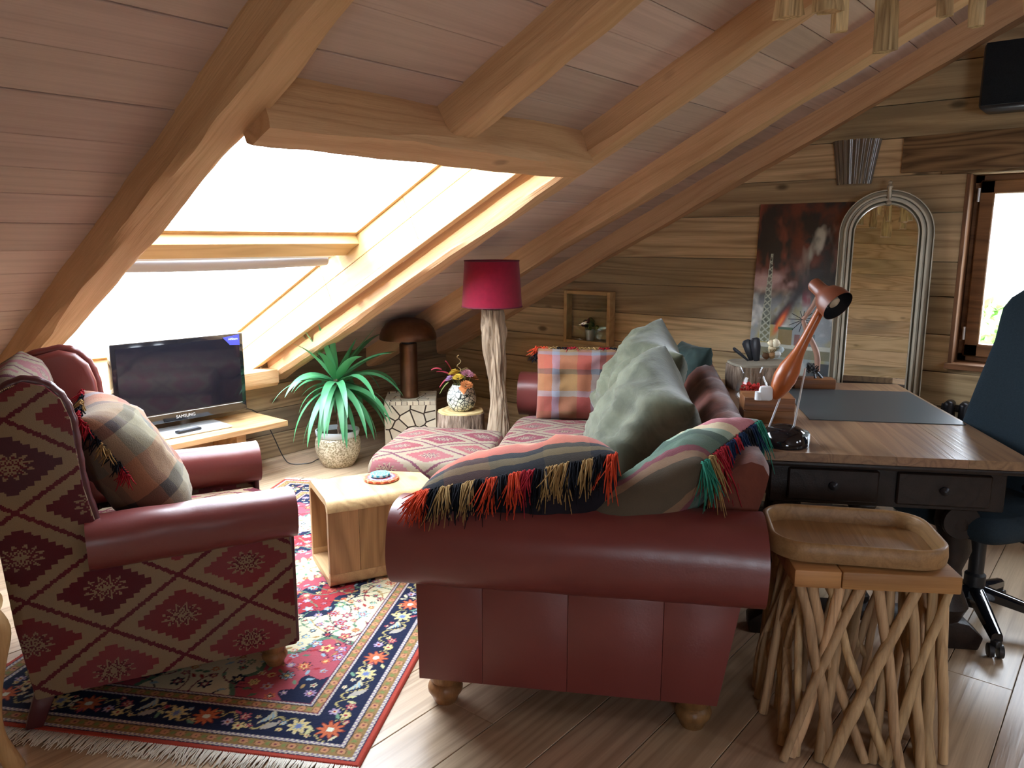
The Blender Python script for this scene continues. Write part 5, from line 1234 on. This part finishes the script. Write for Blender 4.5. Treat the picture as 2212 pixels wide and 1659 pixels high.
# arched mirror
mr = thing('arched_mirror', 'tall arched standing mirror with ribbed metal frame beside the window', 'mirror', (-1.10, 4.44, .0)); mr.rotation_euler = (R_(-5), 0, R_(16))
def archpath(hw, top, n=22, z0=0):
    return [(-hw, z0)] + [(-hw, z0+(top-hw-z0)*i/10) for i in range(1, 11)] + [(-hw*cos(pi*i/n), top-hw+hw*sin(pi*i/n)) for i in range(1, n)] + [(hw, top-hw-(top-hw-z0)*i/10) for i in range(0, 11)]
def ribbon(hw, top, w, d0, d1, mat, nm, z0=0.0):
    A2, B2 = archpath(hw, top, z0=z0), archpath(hw-w, top-w, z0=z0); V = []; F = []
    m_ = .5*(d0+d1)
    for (a, b) in zip(A2, B2):
        mx2 = ((a[0]+b[0])/2, (a[1]+b[1])/2)
        V += [(a[0], d0, a[1]), (a[0]*.8+b[0]*.2, d1, a[1]*.8+b[1]*.2), (a[0]*.2+b[0]*.8, d1, a[1]*.2+b[1]*.8), (b[0], d0, b[1])]
    for i in range(len(A2)-1):
        for k in range(3): F.append([i*4+k, i*4+k+1, i*4+k+5, i*4+k+4])
    return G().add(V, F).obj(nm, mat, mr, True, 30)
HW, TOPZ = .235, 1.775
G().prism(archpath(HW, TOPZ), .012, .03, 'y').obj('back_board', W_DARK, mr, False)
for (hw, w, d0, d1) in ((HW, .008, .0, -.014), (HW-.024, .016, .0, -.022), (HW-.047, .02, .0, -.03), (HW-.072, .008, .0, -.018)): ribbon(hw, TOPZ-(HW-hw), w, d0+.012, d1, BRASS, 'frame_rib')
ribbon(HW, TOPZ, .078, .012, .004, BRASS, 'frame_bed')
G().prism(archpath(HW-.075, TOPZ-.075), .0035, .009, 'y').obj('mirror_glass', MIRROR, mr, False)
G().lathe([(.012, -.06), (.016, -.05), (.009, -.035), (.013, -.01), (.01, .02), (.016, .035), (.008, .05), (.012, .06), (.001, .068)], 16, (.0, -.022, TOPZ-.022)).obj('crest_ornament', BRASS, mr)
# sconce
sc_ = thing('wall_sconce', 'smoky ribbed glass wall sconce above the painting', 'wall lamp', (-1.36, GY-.004, 1.81))
rs = []
for (z_, hw) in ((0, .088), (.12, .105), (.24, .125)):
    rs.append([Vector((hw*cos(a)*(1+.05*cos(22*a)), -.075*sin(a)*(hw/.12)*(1+.05*cos(22*a)), z_)) for a in [pi*i/180 for i in range(181)]])
t = NT('smoky_ribbed_glass'); t.b.inputs['Transmission Weight'].default_value = .35; SMOKE = t.fin(lin('82776a'), .18, .0, .6)
G().rings(rs, False, (False, False)).obj('shade', SMOKE, sc_, True, 60)
G().bb(-.05, .05, -.012, 0, .05, .19, .004).obj('wall_plate', IRON, sc_)
# dried flower frame
pf = thing('picture_frame', 'square glazed wooden frame with a bucket of dried flowers on the gable wall', 'picture frame', (-3.115, GY-.006, .755))
FW, FH = .40, .385
for (a, b, c, d) in ((-FW/2, -FW/2+.026, 0, FH), (FW/2-.026, FW/2, 0, FH), (-FW/2+.026, FW/2-.026, 0, .026), (-FW/2+.026, FW/2-.026, FH-.026, FH)): G().bb(a, b, -.075, 0, c, d, .003).obj('frame_bar', W_REVEAL, pf)
G().bb(-FW/2+.02, FW/2-.02, -.070, -.067, .02, FH-.02).obj('pane', GLASS2, pf, False)
bkt = thing('tin_bucket', 'small tin bucket of dried heads inside the glazed frame', 'bucket', (-3.115+.01, GY-.04, .755+.0265))
G().lathe([(.026, 0), (.036, .075), (.038, .078), (.034, .078), (.024, .004)], 24, cap=(True, False)).obj('bucket', ALU, bkt); rd = random.Random(6)
for i in range(16):
    a, r_ = rd.uniform(0, 6.28), rd.uniform(.0, .075); x_, y_, z_ = r_*cos(a), r_*sin(a)*.3, .10+rd.uniform(0, .06)*(1-r_*5)
    g = G().lathe([(.001, -.014), (.012, -.008), (.016, .002), (.01, .012), (.001, .015)], 10, (x_, y_, z_)); g.jit(.006, 60, i); g.obj('dried_head', plain('dried_%d' % i, lin(rd.choice(['5a2430', '4a5a3a', '7a7a50', '3a3034', '6a3040'])), .9), bkt)
    G().tube([(0, 0, .05), (x_, y_, z_)], .0015, 4).obj('stem', FL['green'], bkt)
# speaker
sk = thing('wall_speaker', 'black loudspeaker box mounted high on the gable wall', 'speaker', (-.56, GY-.24, 2.12))
G().box((0, .10, .155), (.37, .22, .31), .025, 3).obj('cabinet', BLACK_PL, sk)
G().box((0, -.014, .16), (.345, .012, .285), .005, 2).obj('grille', plain('speaker_cloth', (.012, .016, .02), .9, 0, .2, 220, .5, .4), sk)
G().bb(-.04, .04, .205, .236, .08, .22, .003).obj('bracket', IRON, sk)
# radiator
ra = thing('radiator', 'dark cast iron column radiator under the gable window', 'radiator', (-.15, 4.59, 0))
for i in range(17):
    x_ = -.60+.072*i
    g = G(); g.box((x_, 0, .40), (.05, .10, .52), .022, 3); g.tube([(x_-.037, 0, .62), (x_+.037, 0, .62)], .02, 10); g.tube([(x_-.037, 0, .18), (x_+.037, 0, .18)], .02, 10); g.obj('column', IRON, ra)
for x_ in (-.60, .552): G().bb(x_-.02, x_+.02, -.03, .03, 0, .16, .008).obj('foot', IRON, ra)
# driftwood chandelier (only its hanging ends show)
ch = thing('driftwood_chandelier', 'chandelier of hanging split driftwood pieces at the top right', 'chandelier', (-.50, 2.16, 2.42)); rd = random.Random(21)
G().tube([(.30*cos(a), .30*sin(a), 0) for a in [2*pi*k/36 for k in range(37)]], .008, 8, False).obj('hoop', IRON, ch)
G().tube([(0, 0, .0), (0, 0, .40)], .006, 8).obj('hanging_rod', IRON, ch); G().tube([(-.3, 0, 0), (.3, 0, 0)], .006, 8).obj('cross_bar', IRON, ch); G().tube([(0, -.3, 0), (0, .3, 0)], .006, 8).obj('cross_bar', IRON, ch)
W_CHUNK = wood('split_driftwood', lin('e0c696'), lin('7a5c3c'), 2, 6, .5, .75, .2, .5, .7, 16, 2, .6)
for k in range(15):
    a = 2*pi*k/15+.1; c_ = Vector((.30*cos(a), .30*sin(a), 0)); L = rd.uniform(.30, .42); w_ = rd.uniform(.02, .042); tl = Vector((rd.gauss(0, .03), rd.gauss(0, .03), 0)); rs = []
    for i in range(9):
        t_ = i/8; p = c_+tl*t_-ZV*L*t_; ww = w_*(.7+.3*t_)*(1+.2*noise.noise(Vector((t_*4, k, 0))))
        rs.append([p+Vector((cos(b)*ww*(1+.6*noise.noise(Vector((cos(b)*1.5, sin(b)*1.5+k, t_*2)))), sin(b)*ww*.7*(1+.6*noise.noise(Vector((cos(b)*1.5+9, sin(b)*1.5+k, t_*2)))), 0)) for b in [2*pi*q/10 for q in range(10)]])
    G().rings(rs).obj('driftwood_piece', W_CHUNK, ch, True, 40)
# small table with cabriole legs at the left edge
ct2 = thing('cabriole_table', 'pale wooden table with curved cabriole leg at the left edge', 'table', (-2.415, .330, 0), R_(35))
for (sx, sy) in ((1, 1), (1, -1), (-1, 1), (-1, -1)):
    pt_ = catmull([(sx*.205, sy*.205, .0), (sx*.197, sy*.197, .04), (sx*.182, sy*.182, .12), (sx*.184, sy*.184, .22), (sx*.198, sy*.198, .34), (sx*.205, sy*.205, .43), (sx*.18, sy*.18, .50)], 5)
    n = len(pt_); G().tube(pt_, [.022+.004*cos(i/(n-1)*6.28)+(.012*max(0, i/(n-1)-.6)/.4) for i in range(n)], 14).obj('leg', W_PALE, ct2)
G().bb(-.21, .21, -.21, .21, .46, .52, .006).obj('apron', W_PALE, ct2); G().lathe([(.30, .52), (.31, .53), (.30, .545), (.001, .546)], 48).obj('top', W_PALE, ct2)

# ================================================================= OUTSIDE
GRASS = plain('meadow_grass', lin('82846e'), .9, 0, .2, .5, .3)
gr_ = G().bb(-60, 60, 8, 90, -4.2, -4.0); tag(gr_.obj('meadow', GRASS, None, False), 'bright green meadow seen through the gable window', 'meadow', None, 'stuff')
FOL = NT('foliage'); FOL = FOL.fin(FOL.mix(FOL.noise(FOL.obj(), 3, 3), lin('5f8f4a'), lin('9cc06a')), .8)
def tree(loc, h, r, label, sd):
    t = thing('tree', label, 'tree', loc, 0, 'trees outside the gable window'); rd = random.Random(sd)
    G().tube([(0, 0, 0), (.1, 0, h*.35), (0, .1, h*.7)], [.22, .17, .08], 10).obj('trunk', BARK, t)
    g = G()
    for i in range(3200):
        a, e, q = rd.uniform(0, 6.28), math.asin(rd.uniform(-1, 1)), rd.uniform(.55, 1)**.6
        p = Vector((r*q*cos(a)*cos(e), r*q*sin(a)*cos(e), h*.68+h*.36*q*sin(e))); s_ = rd.uniform(.18, .4); M = Matrix.Translation(p) @ Matrix.Rotation(rd.uniform(0, 6.28), 4, (rd.random(), rd.random(), rd.random()))
        g.add([(-s_*.5, 0, 0), (0, -s_*.28, .03), (s_*.5, 0, 0), (0, s_*.28, .03)], [[0, 1, 2, 3]], None, M)
    o = g.obj('foliage', FOL, t, False); o['kind'] = 'stuff'
tree((-2.6, 19, -4), 4.1, 2.2, 'leafy green tree seen low in the gable window, nearest the sash', 1)
tree((1.4, 23, -4), 4.3, 2.6, 'leafy green tree outside, further right behind the office chair', 2)
